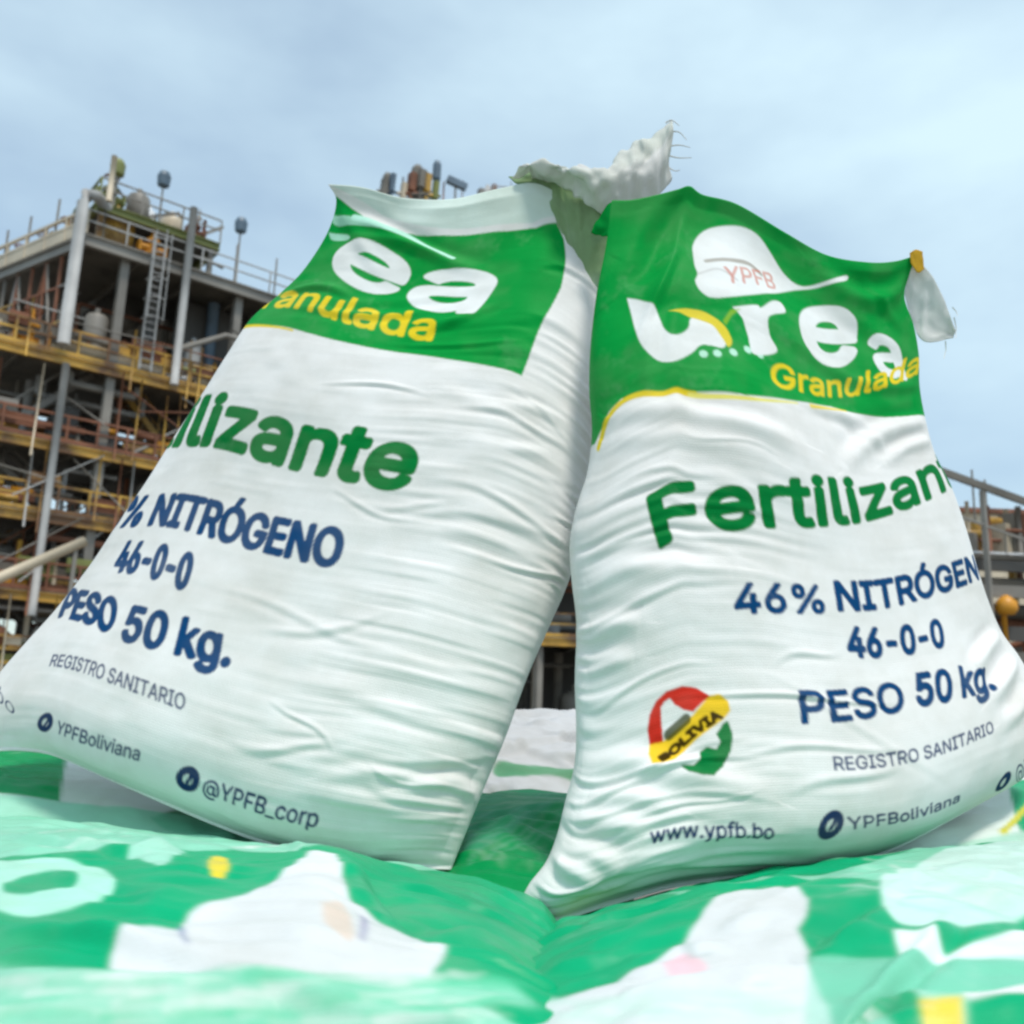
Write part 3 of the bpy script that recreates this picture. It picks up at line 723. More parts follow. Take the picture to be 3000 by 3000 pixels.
def art_A(c):
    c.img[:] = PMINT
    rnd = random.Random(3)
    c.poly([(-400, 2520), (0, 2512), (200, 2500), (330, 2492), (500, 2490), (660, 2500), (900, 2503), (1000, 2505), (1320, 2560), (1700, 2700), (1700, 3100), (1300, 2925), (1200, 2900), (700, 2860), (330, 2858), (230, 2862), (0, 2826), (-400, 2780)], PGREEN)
    c.poly(z6([(480, 655), (560, 690), (610, 715), (660, 670), (700, 640), (600, 610), (500, 620)]), MINT, .9)
    an = np.linspace(0, 2 * np.pi, 26, endpoint=False)
    c.poly([(110 + 228 * math.cos(t) + 10 * math.sin(t), 2597 + 76 * math.sin(t) - 12 * math.cos(t)) for t in an], MINT * 1.1)
    c.poly([(118 + 112 * math.cos(t), 2592 + 26 * math.sin(t) - 14 * math.cos(t)) for t in an], PGREEN)
    c.poly([(640 + 28 * math.cos(t) + 14 * math.sin(t), 2542 + 30 * math.sin(t) - 16 * math.cos(t)) for t in an], lin(224, 205, 60))
    c.poly(z6([(410, 1062), (418, 1005), (455, 955), (520, 934), (600, 930), (682, 940), (692, 900), (722, 864), (780, 842), (960, 802), (1080, 742), (1180, 680), (1245, 682), (1282, 765), (1335, 842), (1560, 948), (1640, 970), (1678, 1010), (1664, 1065), (1618, 1120), (1555, 1160), (1440, 1160), (1300, 1140), (1100, 1118), (860, 1108), (680, 1122), (540, 1130), (455, 1112)]), PW, 1, True)
    c.stroke(z6([(684, 932), (690, 965), (705, 1000)]), lin(120, 130, 170), .0018, .0014, .8, .002)
    c.stroke(z6([(1375, 885), (1372, 940), (1362, 990)]), lin(120, 110, 165), .002, .0012, .8, .003)
    c.poly(z6([(1210, 870), (1290, 860), (1330, 940), (1320, 1000), (1230, 950)]), lin(225, 195, 170), .6, True)
    for k in range(5): c.stroke([(-60, 2838 + k * 14), (300, 2868 + k * 9), (700, 2868 + k * 10), (1100, 2895 + k * 8), (1500, 2925 + k * 6)], PMINT, .010, .008, .5, .012)  # near band: white cloth below the print, plastic sheen painted as streaks
    streaks(c, [(-100, 2850), (1500, 3000)], WHITE, 60, .004, rnd, .5)
    streaks(c, [(-100, 2850), (1500, 3000)], lin(70, 200, 150), 40, .004, rnd, .5)
    streaks(c, [(-100, 2400), (900, 2490)], WHITE, 30, .004, rnd, .6)
def wr_A(sk):
    d = crease(sk, [(960, 2500), (935, 2600), (880, 2720), (830, 2860)], 0.011, 0.035)
    d = d + crease(sk, [(1000, 2530), (1080, 2640), (1230, 2740)], 0.007, 0.012)
    d = d + crease(sk, [(-50, 2838), (250, 2868), (600, 2870), (1000, 2890)], 0.006, 0.012)
    d = d + crease(sk, [(1300, 2730), (1450, 2740), (1560, 2790)], 0.006, 0.014)
    return d
lying('mint green sack with large white blot and faded letter lying under the sack leaning right', (-330, 2405, 1.20), (1640, 2690, 1.05), (1680, 3080, .50), (-420, 3080, .50), art_A, 0.05, 0.06, 300, 240, wr_A, seed=71)
def art_B(c):
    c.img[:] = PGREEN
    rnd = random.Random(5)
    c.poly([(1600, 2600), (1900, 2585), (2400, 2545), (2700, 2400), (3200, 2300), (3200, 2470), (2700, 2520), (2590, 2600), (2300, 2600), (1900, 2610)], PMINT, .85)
    c.poly(z7([(375, 825), (530, 752), (700, 672), (760, 620), (880, 552), (1000, 530), (1150, 542), (1172, 590), (1125, 636), (1168, 680), (1165, 745), (1150, 1100), (-200, 1100), (-100, 880), (200, 860)]), PW, 1, True)
    c.poly(z7([(640, 725), (740, 690), (810, 750), (720, 800)]), lin(240, 190, 200), .8, True)
    c.stroke(z7([(735, 670), (760, 700), (810, 695)]), lin(150, 170, 165), .003, .002, .5, .004)
    c.poly(z7([(1432, 480), (1500, 400), (1700, 360), (2000, 330), (2000, 540), (1800, 580), (1600, 610), (1470, 600), (1432, 560)]), lin(196, 228, 216), 1, True)
    c.poly(z7([(1470, 640), (1620, 640), (1650, 690), (2000, 600), (2000, 720), (1500, 725)]), lin(225, 238, 232))
    c.poly(z7([(1180, 720), (1600, 720), (2000, 690), (2000, 1100), (1150, 1100)]), lin(150, 214, 192), .6)
    c.stroke([(1650, 2680), (1760, 2640), (1850, 2600)], lin(190, 200, 50), .006, .002, .8, .004)
    streaks(c, [(1500, 2900), (2340, 3000)], lin(190, 225, 210), 50, .004, rnd, .5)  # plastic sheen painted as pale streaks along the near side
    streaks(c, [(2550, 2450), (3050, 2650)], WHITE, 40, .004, rnd, .45)
    streaks(c, [(2600, 2560), (3000, 2680)], lin(110, 210, 175), 14, .003, rnd, .45)
def wr_B(sk):
    d = crease(sk, [(1420, 2905), (1500, 2830), (1600, 2745), (1700, 2700)], 0.008, 0.014)
    d = d + crease(sk, [(2400, 2800), (2500, 2740), (2620, 2670)], 0.007, 0.010)
    d = d + crease(sk, [(1800, 2905), (2100, 2865), (2340, 2850)], 0.006, 0.012)
    return d
lying('mint green sack with white blot and faint pink mark under the emblem sack', (1600, 2735, 1.08), (3330, 2510, 1.22), (3400, 3080, .50), (1330, 3120, .48), art_B, 0.05, 0.06, 300, 240, wr_B, seed=76)
def art_C(c):
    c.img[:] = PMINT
    rnd = random.Random(6)
    c.poly(z7([(1000, 790), (1340, 830), (1560, 870), (1600, 1100), (900, 1100)]), PGREEN)
    c.poly(z7([(1350, 755), (1420, 745), (1500, 800), (1700, 812), (2000, 790), (2000, 830), (1560, 850), (1400, 810)]), lin(226, 222, 120))
    c.poly(z7([(1560, 880), (1720, 860), (1720, 1100), (1600, 1100)]), lin(236, 210, 80))
    c.poly(z7([(1720, 850), (2000, 820), (2000, 930), (1740, 950)]), WHITE)
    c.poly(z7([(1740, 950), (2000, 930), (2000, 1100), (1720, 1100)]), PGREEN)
    streaks(c, [(2350, 2830), (2700, 3000)], WHITE, 26, .0025, rnd, .6)
    streaks(c, [(2350, 2830), (2700, 3000)], lin(20, 150, 110), 14, .002, rnd, .6)
lying('pale wrinkled sack with yellow stripe overlapping the pink-marked sack', (2340, 2930, .70), (3350, 2880, .74), (3500, 3300, .42), (2450, 3300, .40), art_C, 0.035, 0.03, 180, 140, None, seed=81)
def art_D(c):
    c.img[:] = lin(214, 220, 214)
    c.poly([(-600, 2000), (195, 2000), (190, 2250), (175, 2348), (0, 2325), (-600, 2300)], lin(0, 150, 84))
    c.poly([(440, 2400), (560, 2370), (800, 2430), (700, 2470), (500, 2440)], lin(0, 130, 70), 1, True)
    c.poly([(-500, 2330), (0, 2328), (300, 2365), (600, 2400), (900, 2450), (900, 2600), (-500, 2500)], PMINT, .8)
lying('half green half white sack squeezed beneath the raised corner of the sack leaning right', (-520, 2195, 1.62), (820, 2230, 1.62), (880, 2560, 1.10), (-480, 2420, 1.15), art_D, 0.055, 0.06, 160, 140, seed=84, amp=.7)
def art_D2(c):
    c.img[:] = lin(226, 234, 228)
    c.poly([(2950, 2300), (3300, 2240), (3300, 2480), (2985, 2440)], lin(0, 165, 110))
    c.stroke([(2940, 2440), (3020, 2350), (3060, 2310)], lin(214, 205, 70), .006, .003)
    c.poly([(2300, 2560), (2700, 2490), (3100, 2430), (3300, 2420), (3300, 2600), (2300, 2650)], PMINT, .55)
lying('white sack with green end squeezed beneath the raised corner of the emblem sack', (2180, 2270, 1.65), (3480, 2225, 1.62), (3420, 2480, 1.12), (2180, 2640, 1.06), art_D2, 0.06, 0.06, 160, 140, seed=88, amp=.7)
def art_E(c):
    c.img[:] = lin(0, 142, 76)
    c.poly([(1200, 2200), (1500, 2200), (1690, 2250), (1690, 2330), (1560, 2400), (1400, 2480), (1200, 2500)], lin(70, 150, 120), .5, True)  # sheen painted as a paler patch, with the fine pale lines below
    c.stroke([(1300, 2575), (1400, 2600), (1490, 2635)], lin(176, 190, 50), .008, .005, .9, .005)
    rnd = random.Random(8)
    for k in range(9):
        y = 2360 + k * 16
        c.stroke([(1340 + k * 4, y + 40), (1480, y), (1660, y - 50)], lin(120, 170, 150), .0016, .001, .5, .002)
lying('dark green sack lying in the gap between the two upright sacks', (1230, 2375, 1.50), (1900, 2375, 1.50), (1830, 2800, .93), (1240, 2680, .97), art_E, 0.05, 0.05, 140, 160, seed=92, amp=.8)
def art_F(c):
    c.img[:] = lin(200, 200, 202)
    c.stroke([(1480, 2250), (1600, 2240), (1700, 2262)], lin(0, 140, 80), .02, .012, .8, .004)
lying('creased greyish white sack lying behind the gap between the upright sacks', (1150, 2140, 2.05), (2050, 2150, 2.05), (1990, 2420, 1.50), (1180, 2400, 1.50), art_F, 0.075, 0.06, 160, 120, seed=95, amp=1.6, mat=M_SACK)

# ---- the layer beneath, which carries them
def under_mesh():
    n = 26
    u = np.linspace(-1, 1, n); U, V = np.meshgrid(u, u)
    h = (np.clip(1 - np.abs(U) ** 3.2, 0, 1) * np.clip(1 - np.abs(V) ** 3.2, 0, 1)) ** .55
    w = 0.012 * noise2(U * 4 + 3, V * 5, 99) * h
    F = np.stack([U * .31, V * .43, .10 * h + w], -1); Bk = np.stack([U * .31, V * .43, -.10 * h], -1)
    sk = dict(front=F, back=Bk, nu=n, nv=n)
    cols = np.where((V > .25)[..., None], PGREEN, WHITE)
    return sack_mesh(sk, cols, WHITE, 'body', step=1)
um = under_mesh(); um.materials.append(M_SACK)
k = 0
for lay, z in ((0, GZ + .10), (1, GZ + .27)):
    for iy, y in enumerate((.62, 1.42)):
        for ix, x in enumerate((-.92, -.3, .32, .94)):
            t = thing('fertilizer_sack', 'flattened sack in the buried lower layers of the pile', 'sack', (x + .03 * ((k * 7) % 3 - 1), y + .02 * ((k * 5) % 3 - 1), z - .1), 'sacks in the lower layers')
            o = bpy.data.objects.new('body', um); COL.objects.link(o); o.parent = t; o.location = (0, 0, .1)
            t.rotation_euler = (0, 0, .06 * ((k * 3) % 5 - 2)); k += 1

# ================================================================== THE PLANT BEHIND
M_STEEL = paint_mat('grey_steel', (0.25, 0.23, 0.20), 0.5, .35, .5)
M_GALV = paint_mat('galvanised_pipe', (0.40, 0.40, 0.39), 0.6, .35, .6, 0)
M_DARK = paint_mat('dark_grating', (0.17, 0.155, 0.13), 0.7, .4, .8)
M_CLAD = paint_mat('dark_cladding', (0.08, 0.074, 0.066), 0.6, .3, .3)
M_YEL = paint_mat('ochre_paint', (0.52, 0.31, 0.055), 0.5, .3, .7, rust=(0.17, 0.085, 0.035))
M_RUST = paint_mat('rust_primer', (0.24, 0.095, 0.05), 0.7, .4, .9)
M_CREAM = paint_mat('cream_lagging', (0.62, 0.52, 0.38), 0.5, .25, .5)
M_WHITE = paint_mat('white_lagging', (0.74, 0.75, 0.76), 0.45, .15, .5)
M_OLIVE = paint_mat('olive_paint', (0.20, 0.22, 0.06), 0.55, .3, .8)
M_ORANGE = paint_mat('orange_paint', (0.70, 0.30, 0.02), 0.45, .25, .8)
M_BLUE = paint_mat('blue_grey_paint', (0.10, 0.15, 0.20), 0.5, .3, .8)

class Frame:
    """local axes of a structure: x along its front, y into it, z up from the ground"""
    def __init__(f, o, ang):
        f.o = np.array([o[0], o[1], GZ]); a = math.radians(ang)
        f.x = np.array([math.sin(a), math.cos(a), 0]); f.y = np.array([-math.cos(a), math.sin(a), 0])
    def __call__(f, x, y, z): return f.o + f.x * x + f.y * y + np.array([0, 0, z])
def railing(f, a, b, z, mat, root, step=1.6, h=1.1, r=0.035, toe=True):
    a, b = np.array(a, float), np.array(b, float); n = max(1, int(round(np.linalg.norm(b - a) / step)))
    mb = MB()
    for i in range(n + 1):
        p = a + (b - a) * i / n; mb.bar(f(*p, z), f(*p, z + h - r), 2 * r)
    for hh in (h, h * .55): mb.bar(f(*a, z + hh), f(*b, z + hh), 2 * r)
    if toe: mb.bar(f(*a, z + .09), f(*b, z + .09), .03, .16)
    mb.build('railing', mat, root)
def deck(f, x0, x1, y0, y1, z, root, edge=M_YEL, plate=M_DARK, joists=True, d=.36):
    mb = MB(); p = [f(x0, y0, z), f(x1, y0, z), f(x1, y1, z), f(x0, y1, z)]
    q = [a - np.array([0, 0, .06]) for a in p]
    mb._add(p + q, [(0, 1, 2, 3), (7, 6, 5, 4), (0, 4, 5, 1), (1, 5, 6, 2), (2, 6, 7, 3), (3, 7, 4, 0)]); mb.build('deck', plate, root)
    zz = z - .06 - d / 2 - .005
    for a, b in (((x0, y0), (x1, y0)), ((x0, y1), (x1, y1)), ((x0, y0 + .2), (x0, y1 - .2)), ((x1, y0 + .2), (x1, y1 - .2))):
        MB().ibeam(f(*a, zz), f(*b, zz), .22, d).build('edge_beam', edge, root)
    if joists:
        n = max(2, int((x1 - x0) / 2.6))
        for i in range(1, n):
            x = x0 + (x1 - x0) * i / n
            MB().ibeam(f(x, y0 + .2, zz + .03), f(x, y1 - .2, zz + .03), .16, d * .75).build('joist', M_DARK, root)
def valve(f, x, y, z, mat, root, s=1.0):
    mb = MB(); mb.lathe(f(x, y, z), [(.1 * s, 0), (.1 * s, .12 * s), (.24 * s, .12 * s), (.24 * s, .18 * s), (.13 * s, .2 * s), (.16 * s, .4 * s), (.13 * s, .52 * s), (.22 * s, .53 * s), (.22 * s, .6 * s), (.09 * s, .62 * s), (.07 * s, .8 * s), (.03 * s, .82 * s), (.03 * s, 1.0 * s)], 10)
    mb.tube([f(x - .38 * s, y, z + .32 * s), f(x + .38 * s, y, z + .32 * s)], .12 * s, 8)
    for e in (-.38, .38): mb.bar(f(x + e * s - .03 * s, y, z + .32 * s), f(x + e * s + .03 * s, y, z + .32 * s), .34 * s)
    mb.build('valve', mat, root)
    ring = [f(x + .2 * s * math.cos(t), y + .2 * s * math.sin(t), z + .97 * s) for t in np.linspace(0, 2 * math.pi, 11)]
    MB().tube(ring, .025 * s, 5).bar(f(x - .2 * s, y, z + .97 * s), f(x + .2 * s, y, z + .97 * s), .03 * s).build('handwheel', M_RUST if mat is not M_RUST else M_YEL, root)
def vessel(f, x, y, z, r, h, mat, root, name='vessel'):
    MB().lathe(f(x, y, z), [(r * .3, -.25 * r), (r * .8, -.12 * r), (r, .15 * r), (r, h - .2 * r), (r * .85, h + .1 * r), (r * .45, h + .28 * r), (.12, h + .32 * r), (.12, h + .8 * r)], 18).build(name, mat, root, True)
def lamp(f, x, y, z, h, root):
    mb = MB(); mb.tube([f(x, y, z), f(x, y, z + h)], .06, 8, .04); mb.build('lamp_pole', M_STEEL, root)
    MB().lathe(f(x, y, z + h), [(.10, 0), (.26, .1), (.30, .55), (.22, .75), (.05, .85)], 10).build('lamp_head', M_BLUE, root)
def ladder(f, x, y, z0, z1, root, mat=M_GALV, cage=True):
    mb = MB()
    for s in (-.25, .25): mb.bar(f(x + s, y, z0), f(x + s, y, z1), .07)
    z = z0 + .2
    while z < z1: mb.bar(f(x - .25, y, z), f(x + .25, y, z), .04); z += .33
    if cage:
        z = z0 + 2.2
        while z < z1:
            P = [f(x + .42 * math.cos(t), y - .05 - .75 * math.sin(t) , z) for t in np.linspace(0, math.pi, 7)]
            mb.tube(P, .03, 5); z += .9
        for t in (.6, 1.57, 2.5): mb.bar(f(x + .42 * math.cos(t), y - .05 - .75 * math.sin(t), z0 + 2.2), f(x + .42 * math.cos(t), y - .05 - .75 * math.sin(t), z1), .04)
    mb.build('ladder', mat, root)
def stair(f, x0, x1, y, z0, z1, root, mat=M_YEL):
    mb = MB()
    for yy in (y, y + .9):
        mb.bar(f(x0, yy, z0), f(x1, yy, z1), .06, .26)
        mb.bar(f(x0, yy, z0 + 1), f(x1, yy, z1 + 1), .06)
        for t in np.linspace(0, 1, 5): mb.bar(f(x0 + (x1 - x0) * t, yy, z0 + (z1 - z0) * t), f(x0 + (x1 - x0) * t, yy, z0 + 1 + (z1 - z0) * t), .05)
    n = 14
    for i in range(n):
        t = (i + .5) / n; p = f(x0 + (x1 - x0) * t, y + .03, z0 + (z1 - z0) * t); mb.bar(p, p + f.y * .84, .24, .04)
    mb.build('stair', mat, root)
def clutter(f, x0, x1, y0, y1, z0, z1, root, n, rnd, dens=1.0):
    """runs of pipe, vessels and boxes standing between two decks"""
    mats = [M_STEEL, M_GALV, M_DARK, M_DARK, M_RUST, M_RUST, M_YEL, M_CLAD, M_CREAM, M_BLUE]
    for _ in range(n):
        k = rnd.random(); m = rnd.choice(mats)
        x = rnd.uniform(x0 + .4, x1 - .4); y = rnd.uniform(y0 + .5, y1 - .5)
        if k < .34:
            L = rnd.uniform(2, 6); xb = min(x + L, x1 - .2); z = rnd.uniform(z0 + .5, z1 - .6); r = rnd.uniform(.07, .22)
            zz = rnd.choice([z0 + .1, z1 - .5])
            MB().tube([f(x, y, zz), f(x, y, z), f(x + .05, y, z), f(xb - .05, y, z), f(xb, y, z)], r, 8).build('pipe', m, root, False)
        elif k < .58:
            MB().tube([f(x, y, z0 + .02), f(x, y, z1 - .42)], rnd.uniform(.08, .3), 10).build('riser_pipe', m, root, True)
        elif k < .76:
            h = rnd.uniform(.9, min(2.4, z1 - z0 - .9)); vessel(f, x, y, z0 + .25, rnd.uniform(.35, .8), h, rnd.choice([M_STEEL, M_CLAD, M_GALV, M_DARK, M_RUST]), root)
        elif k < .9:
            w = rnd.uniform(.5, 1.6); h = rnd.uniform(.8, 2.0)
            mb = MB(); mb.bar(f(x, y, z0 + .12), f(x, y, z0 + h), w, w * .7); mb.bar(f(x, y, z0 + .01), f(x, y, z0 + .12), w * 1.15, w * .85); mb.build('cabinet', rnd.choice([M_CLAD, M_STEEL, M_BLUE, M_YEL, M_CREAM]), root)
        else:
            valve(f, x, y, z0, rnd.choice([M_YEL, M_RUST, M_ORANGE]), root, rnd.uniform(.9, 1.5))

# ---- big structure at left
rnd = random.Random(17)
f1 = Frame(pt(-250, 1500, 34)[:2], 50)
T1 = thing('process_tower', 'tall steel process tower with ochre railings and dark decks behind the sack leaning right', 'tower', f1(8, 4, 0), 'plant structures')
LV = [pt(0, y, 35.6)[2] - GZ for y in (1945, 1715, 1478, 1262, 1002)]
X1, Y1 = 26, 8.5
ZR = pt(300, 700, 37.3)[2] - GZ      # roof deck
for i, z in enumerate(LV):
    deck(f1, 0, X1, 0, Y1, z, T1, edge=M_YEL if i != 0 else M_STEEL)
    railing(f1, (0, 0), (X1, 0), z, [M_YEL, M_RUST, M_YEL, M_RUST, M_YEL][i], T1, r=.045, step=1.2)
    railing(f1, (0, 0), (0, Y1), z, M_YEL, T1)
    z1 = (LV + [ZR])[i + 1]
    clutter(f1, 0.3, X1 - 5, 0.6, Y1, z, z1, T1, 46 if i < 4 else 34, rnd)
    x = .3
    while x < X1 - 1:
        w = rnd.uniform(1.2, 3.2); hh = rnd.uniform(.45, .95) * (z1 - z - .6)
        if rnd.random() < .5: MB().bar(f1(x, Y1 - .25, z + .05 + hh / 2), f1(x + w - .08, Y1 - .25, z + .05 + hh / 2), .08, hh).build('wall_panel', rnd.choice([M_CLAD, M_DARK, M_RUST, M_STEEL]), T1)
        x += w
def service_runs(f, x0, x1, z, root, rnd, n):
    # short lengths of tray, pipe and plate fixed just behind a railing
    for _ in range(n):
        a = rnd.uniform(x0, x1 - 1); b = min(x1, a + rnd.uniform(.6, 3.2)); y = rnd.uniform(.22, .9); h = rnd.uniform(.15, 1.25)
        m = rnd.choice([M_RUST, M_RUST, M_YEL, M_YEL, M_CREAM, M_OLIVE, M_STEEL, M_DARK, M_ORANGE])
        k = rnd.random()
        if k < .45: MB().tube([f(a, y, z + h), f(b, y, z + h)], rnd.uniform(.05, .16), 8).build('pipe', m, root, True)
        elif k < .7: MB().bar(f(a, y, z + h * .6 + .1), f(b, y, z + h * .6 + .1), .06, rnd.uniform(.15, .7)).build('cable_tray', m, root)
        elif k < .85: MB().tube([f(a, y, z + .02), f(a, y, z + rnd.uniform(.8, 2.4))], rnd.uniform(.05, .12), 8).build('riser_pipe', m, root, True)
        else: MB().bar(f(a, y, z - .9), f(b, y, z + rnd.uniform(.2, 2.4)), .09).build('brace', rnd.choice([M_STEEL, M_GALV, M_YEL]), root)
for z in LV: service_runs(f1, 0, 21, z, T1, rnd, 38)
for z in LV[1:]:
    for _ in range(9):     # pipes slung under the deck
        a = rnd.uniform(0, 16); b = a + rnd.uniform(1.5, 6); y = rnd.uniform(.2, 5); d = rnd.uniform(.55, 1.3)
        MB().tube([f1(a, y, z - .45), f1(a, y, z - d), f1(a + .1, y, z - d - .02), f1(b - .1, y, z - d - .02), f1(b, y, z - d), f1(b, y, z - .45)], rnd.uniform(.06, .17), 8).build('pipe', rnd.choice([M_STEEL, M_GALV, M_GALV, M_RUST, M_WHITE, M_DARK]), T1)
for i in range(4):
    for x in (2.2, 7.4, 11.8):
        if (i + int(x)) % 2: stair(f1, x, x + 3.6, 1.4, LV[i], LV[i + 1] - .1, T1, rnd.choice([M_YEL, M_RUST, M_STEEL]))
        else: stair(f1, x + 3.6, x, 2.6, LV[i], LV[i + 1] - .1, T1, rnd.choice([M_YEL, M_YEL, M_STEEL]))
# scaffold tubes standing in front of the decks
LZ = LV + [ZR]
for i in range(5):
    z0, z1 = LZ[i], LZ[i + 1] if i < 4 else LZ[i] + 2.2
    for k in range(24):
        x = .3 + k * .8 + rnd.uniform(-.3, .3)
        if rnd.random() < .6: MB().tube([f1(x, -.35, z0 - rnd.uniform(.1, 1.2)), f1(x + rnd.uniform(-.05, .05), -.35, z0 + rnd.uniform(.7, 1.0) * (z1 - z0))], .035, 6).build('scaffold_tube', rnd.choice([M_GALV, M_RUST, M_YEL, M_YEL, M_CREAM]), T1, True)
        if rnd.random() < .4: MB().tube([f1(x, -.42, z0 + rnd.uniform(.2, 3)), f1(x + rnd.uniform(1.5, 4), -.42, z0 + rnd.uniform(.2, 3.2))], .032, 6).build('scaffold_tube', rnd.choice([M_GALV, M_RUST, M_STEEL, M_DARK]), T1, True)
        if rnd.random() < .35:
            w = rnd.uniform(.5, 1.6); h = rnd.uniform(.3, .9); zc = z0 + rnd.uniform(.4, 1.4)
            MB().bar(f1(x, .12, zc), f1(x + w, .12, zc), .05, h).build('sheet_panel', rnd.choice([M_RUST, M_OLIVE, M_YEL, M_CREAM, M_RUST, M_STEEL]), T1)
# columns
for x in (0.35, 6.2, 11.4, 16.6, 21.8):
    for y in (.35, Y1 - .35):
        top = LV[-1] if x < 6 else ZR
        MB().ibeam(f1(x, y, 0), f1(x, y, top - .42), .3, .3) if False else None
        mb = MB(); mb.bar(f1(x, y, 0), f1(x, y, top - .43), .34, .06); mb.bar(f1(x, y - .15, 0), f1(x, y - .15, top - .43), .06, .34); mb.bar(f1(x, y + .15, 0), f1(x, y + .15, top - .43), .06, .34)
        mb.build('column', M_STEEL, T1)
# bracing between levels
for i, z in enumerate([0] + LV):
    zt = (LV + [ZR])[i]
    for x in (0.35, 11.4, 16.6):
        if (i + int(x)) % 2 == 0 and z > 0:
            MB().bar(f1(x, Y1 - .6, z + .1), f1(x + 5, Y1 - .6, zt - .5), .16).build('brace', M_STEEL, T1)
fu = Frame((f1.o - 1.6 * f1.x)[:2], 50)     # the roof and penthouse sit a little further along
# roof deck with its railings and dark back wall
def slab(pts, z, t, name, mat):
    p = [fu(x, y, z) for x, y in pts]; q = [fu(x, y, z - t) for x, y in pts]; n = len(p)
    MB()._add(p + q, [tuple(range(n)), tuple(range(2 * n - 1, n - 1, -1))] + [(i, i + n, (i + 1) % n + n, (i + 1) % n) for i in range(n)]).build(name, mat, T1)
slab([(6, -.1), (X1, -.1), (X1, 10.5), (3, 10.5)], ZR, .07, 'deck', M_DARK)
for a, b in (((6, -.1), (X1, -.1)), ((6, .1), (3.05, 10.3)), ((3.2, 10.4), (X1, 10.4))):
    MB().ibeam(fu(*a, ZR - .34), fu(*b, ZR - .34), .24, .5).build('edge_beam', M_STEEL, T1)
for i in range(1, 8):
    MB().ibeam(fu(6 + i * 2.4, .15, ZR - .28), fu(6 + i * 2.4, 10.2, ZR - .28), .16, .36).build('joist', M_DARK, T1)
for k in range(9):
    y0 = .6 + k * 1.08; xa, xb = 6.1 - .286 * y0, 6.1 - .286 * (y0 + 1.08)
    za, zb_ = LV[-1] + .1, ZR - .6
    MB().bar(fu(xa, y0, za), fu(xa, y0, zb_), .12).build('post', rnd.choice([M_STEEL, M_YEL, M_RUST]), T1)
    MB().bar(fu(xa, y0, za if k % 2 else zb_), fu(xb, y0 + 1.08, zb_ if k % 2 else za), .09).build('brace', rnd.choice([M_STEEL, M_RUST, M_GALV]), T1)
    for q in (.35, .7): MB().bar(fu(xa, y0 + .05, za + q * (zb_ - za)), fu(xb, y0 + 1.03, za + q * (zb_ - za)), .08).build('rail', rnd.choice([M_YEL, M_STEEL, M_RUST]), T1)
    vessel(fu, xa + 1.2, y0 + .3, za + .3, rnd.uniform(.25, .5), rnd.uniform(.8, 2.2), rnd.choice([M_CLAD, M_RUST, M_STEEL, M_DARK]), T1)
MB().bar(fu(6.3, Y1 - .1, (LV[-1] + ZR) / 2), fu(X1 - .3, Y1 - .1, (LV[-1] + ZR) / 2), .1, ZR - LV[-1] - 1.4).build('back_wall', M_CLAD, T1)
for a, b in ((11, 15.6), (15.7, 20.5)):
    MB().bar(fu(a, 2.6, (LV[-1] + ZR) / 2 + .35), fu(b, 2.6, (LV[-1] + ZR) / 2 + .35), .08, ZR - LV[-1] - 1.7).build('wall_panel', M_CLAD, T1)
railing(fu, (6, 0), (X1, 0), ZR, M_GALV, T1, r=.03, toe=False)
railing(fu, (6, 0), (3, 10.4), ZR, M_CREAM, T1, r=.06)
MB().bar(fu(5.95, .2, ZR + .28), fu(3.05, 10.3, ZR + .28), .1, .5).build('toe_board', M_CREAM, T1)
for y in (2.5, 4.6, 6.4, 8.2): MB().tube([fu(6.1 - .286 * y, y, ZR), fu(6.1 - .286 * y, y, ZR + 2.6 - .1 * y)], .05, 6).build('post', M_STEEL, T1)
# big grey riser with swan neck, slim riser
MB().tube([fu(5.6, -.6, LV[-1] + .2), fu(5.6, -.6, ZR + 1.0), fu(5.7, -.5, ZR + 1.45), fu(6.2, -.2, ZR + 1.7), fu(6.8, .3, ZR + 1.6)], .24, 14).build('riser_pipe', M_GALV, T1, True)
MB().tube([fu(10.2, -.5, LV[-1] - .3), fu(10.2, -.5, ZR + 2.6)], .17, 10).build('riser_pipe', M_GALV, T1, True)
MB().tube([fu(6.6, -.5, ZR + 1.5), fu(6.6, -.5, ZR + 3.6)], .12, 10).build('riser_pipe', M_CREAM, T1, True)
VX = min(np.linspace(2, 14, 200), key=lambda x: abs(project(fu(x, -.4, LV[3]))[0] - 165))
MB().tube([fu(VX, -.4, LV[1] - 1), fu(VX, -.4, LV[-1] - .5)], .15, 10).build('riser_pipe', M_GALV, T1, True)
MB().tube([fu(10.3, -.4, LV[-1] + 1.4), fu(12.3, -.4, LV[-1] + 2.6), fu(16, -.4, LV[-1] + 2.5), fu(19, -.4, LV[-1] + 2.2)], .13, 8).build('pipe', M_STEEL, T1, True)
MB().tube([fu(12.8, -.3, LV[-1] + 1.5), fu(19, -.3, LV[-1] + 1.2)], .13, 8).build('pipe', M_STEEL, T1, True)
ladder(fu, 9.0, -.2, LV[-1] + .1, ZR + .9, T1)
for x, z, m, s in ((4.6, LV[-1], M_ORANGE, 1.7), (10.6, LV[-1], M_WHITE, 1.2), (5.4, LV[-1] , M_CREAM, 1.2), (2.4, LV[-1], M_RUST, 1.3)):
    valve(fu, x, -.02 + .5, z, m, T1, s)
for x0, x1, z in ((5.8, 10, LV[-1] + .55), (11.5, 17, LV[-1] + .5)):
    MB().tube([fu(x0, .5, z), fu(x1, .5, z)], .30, 12).build('pipe', M_CREAM, T1, True)
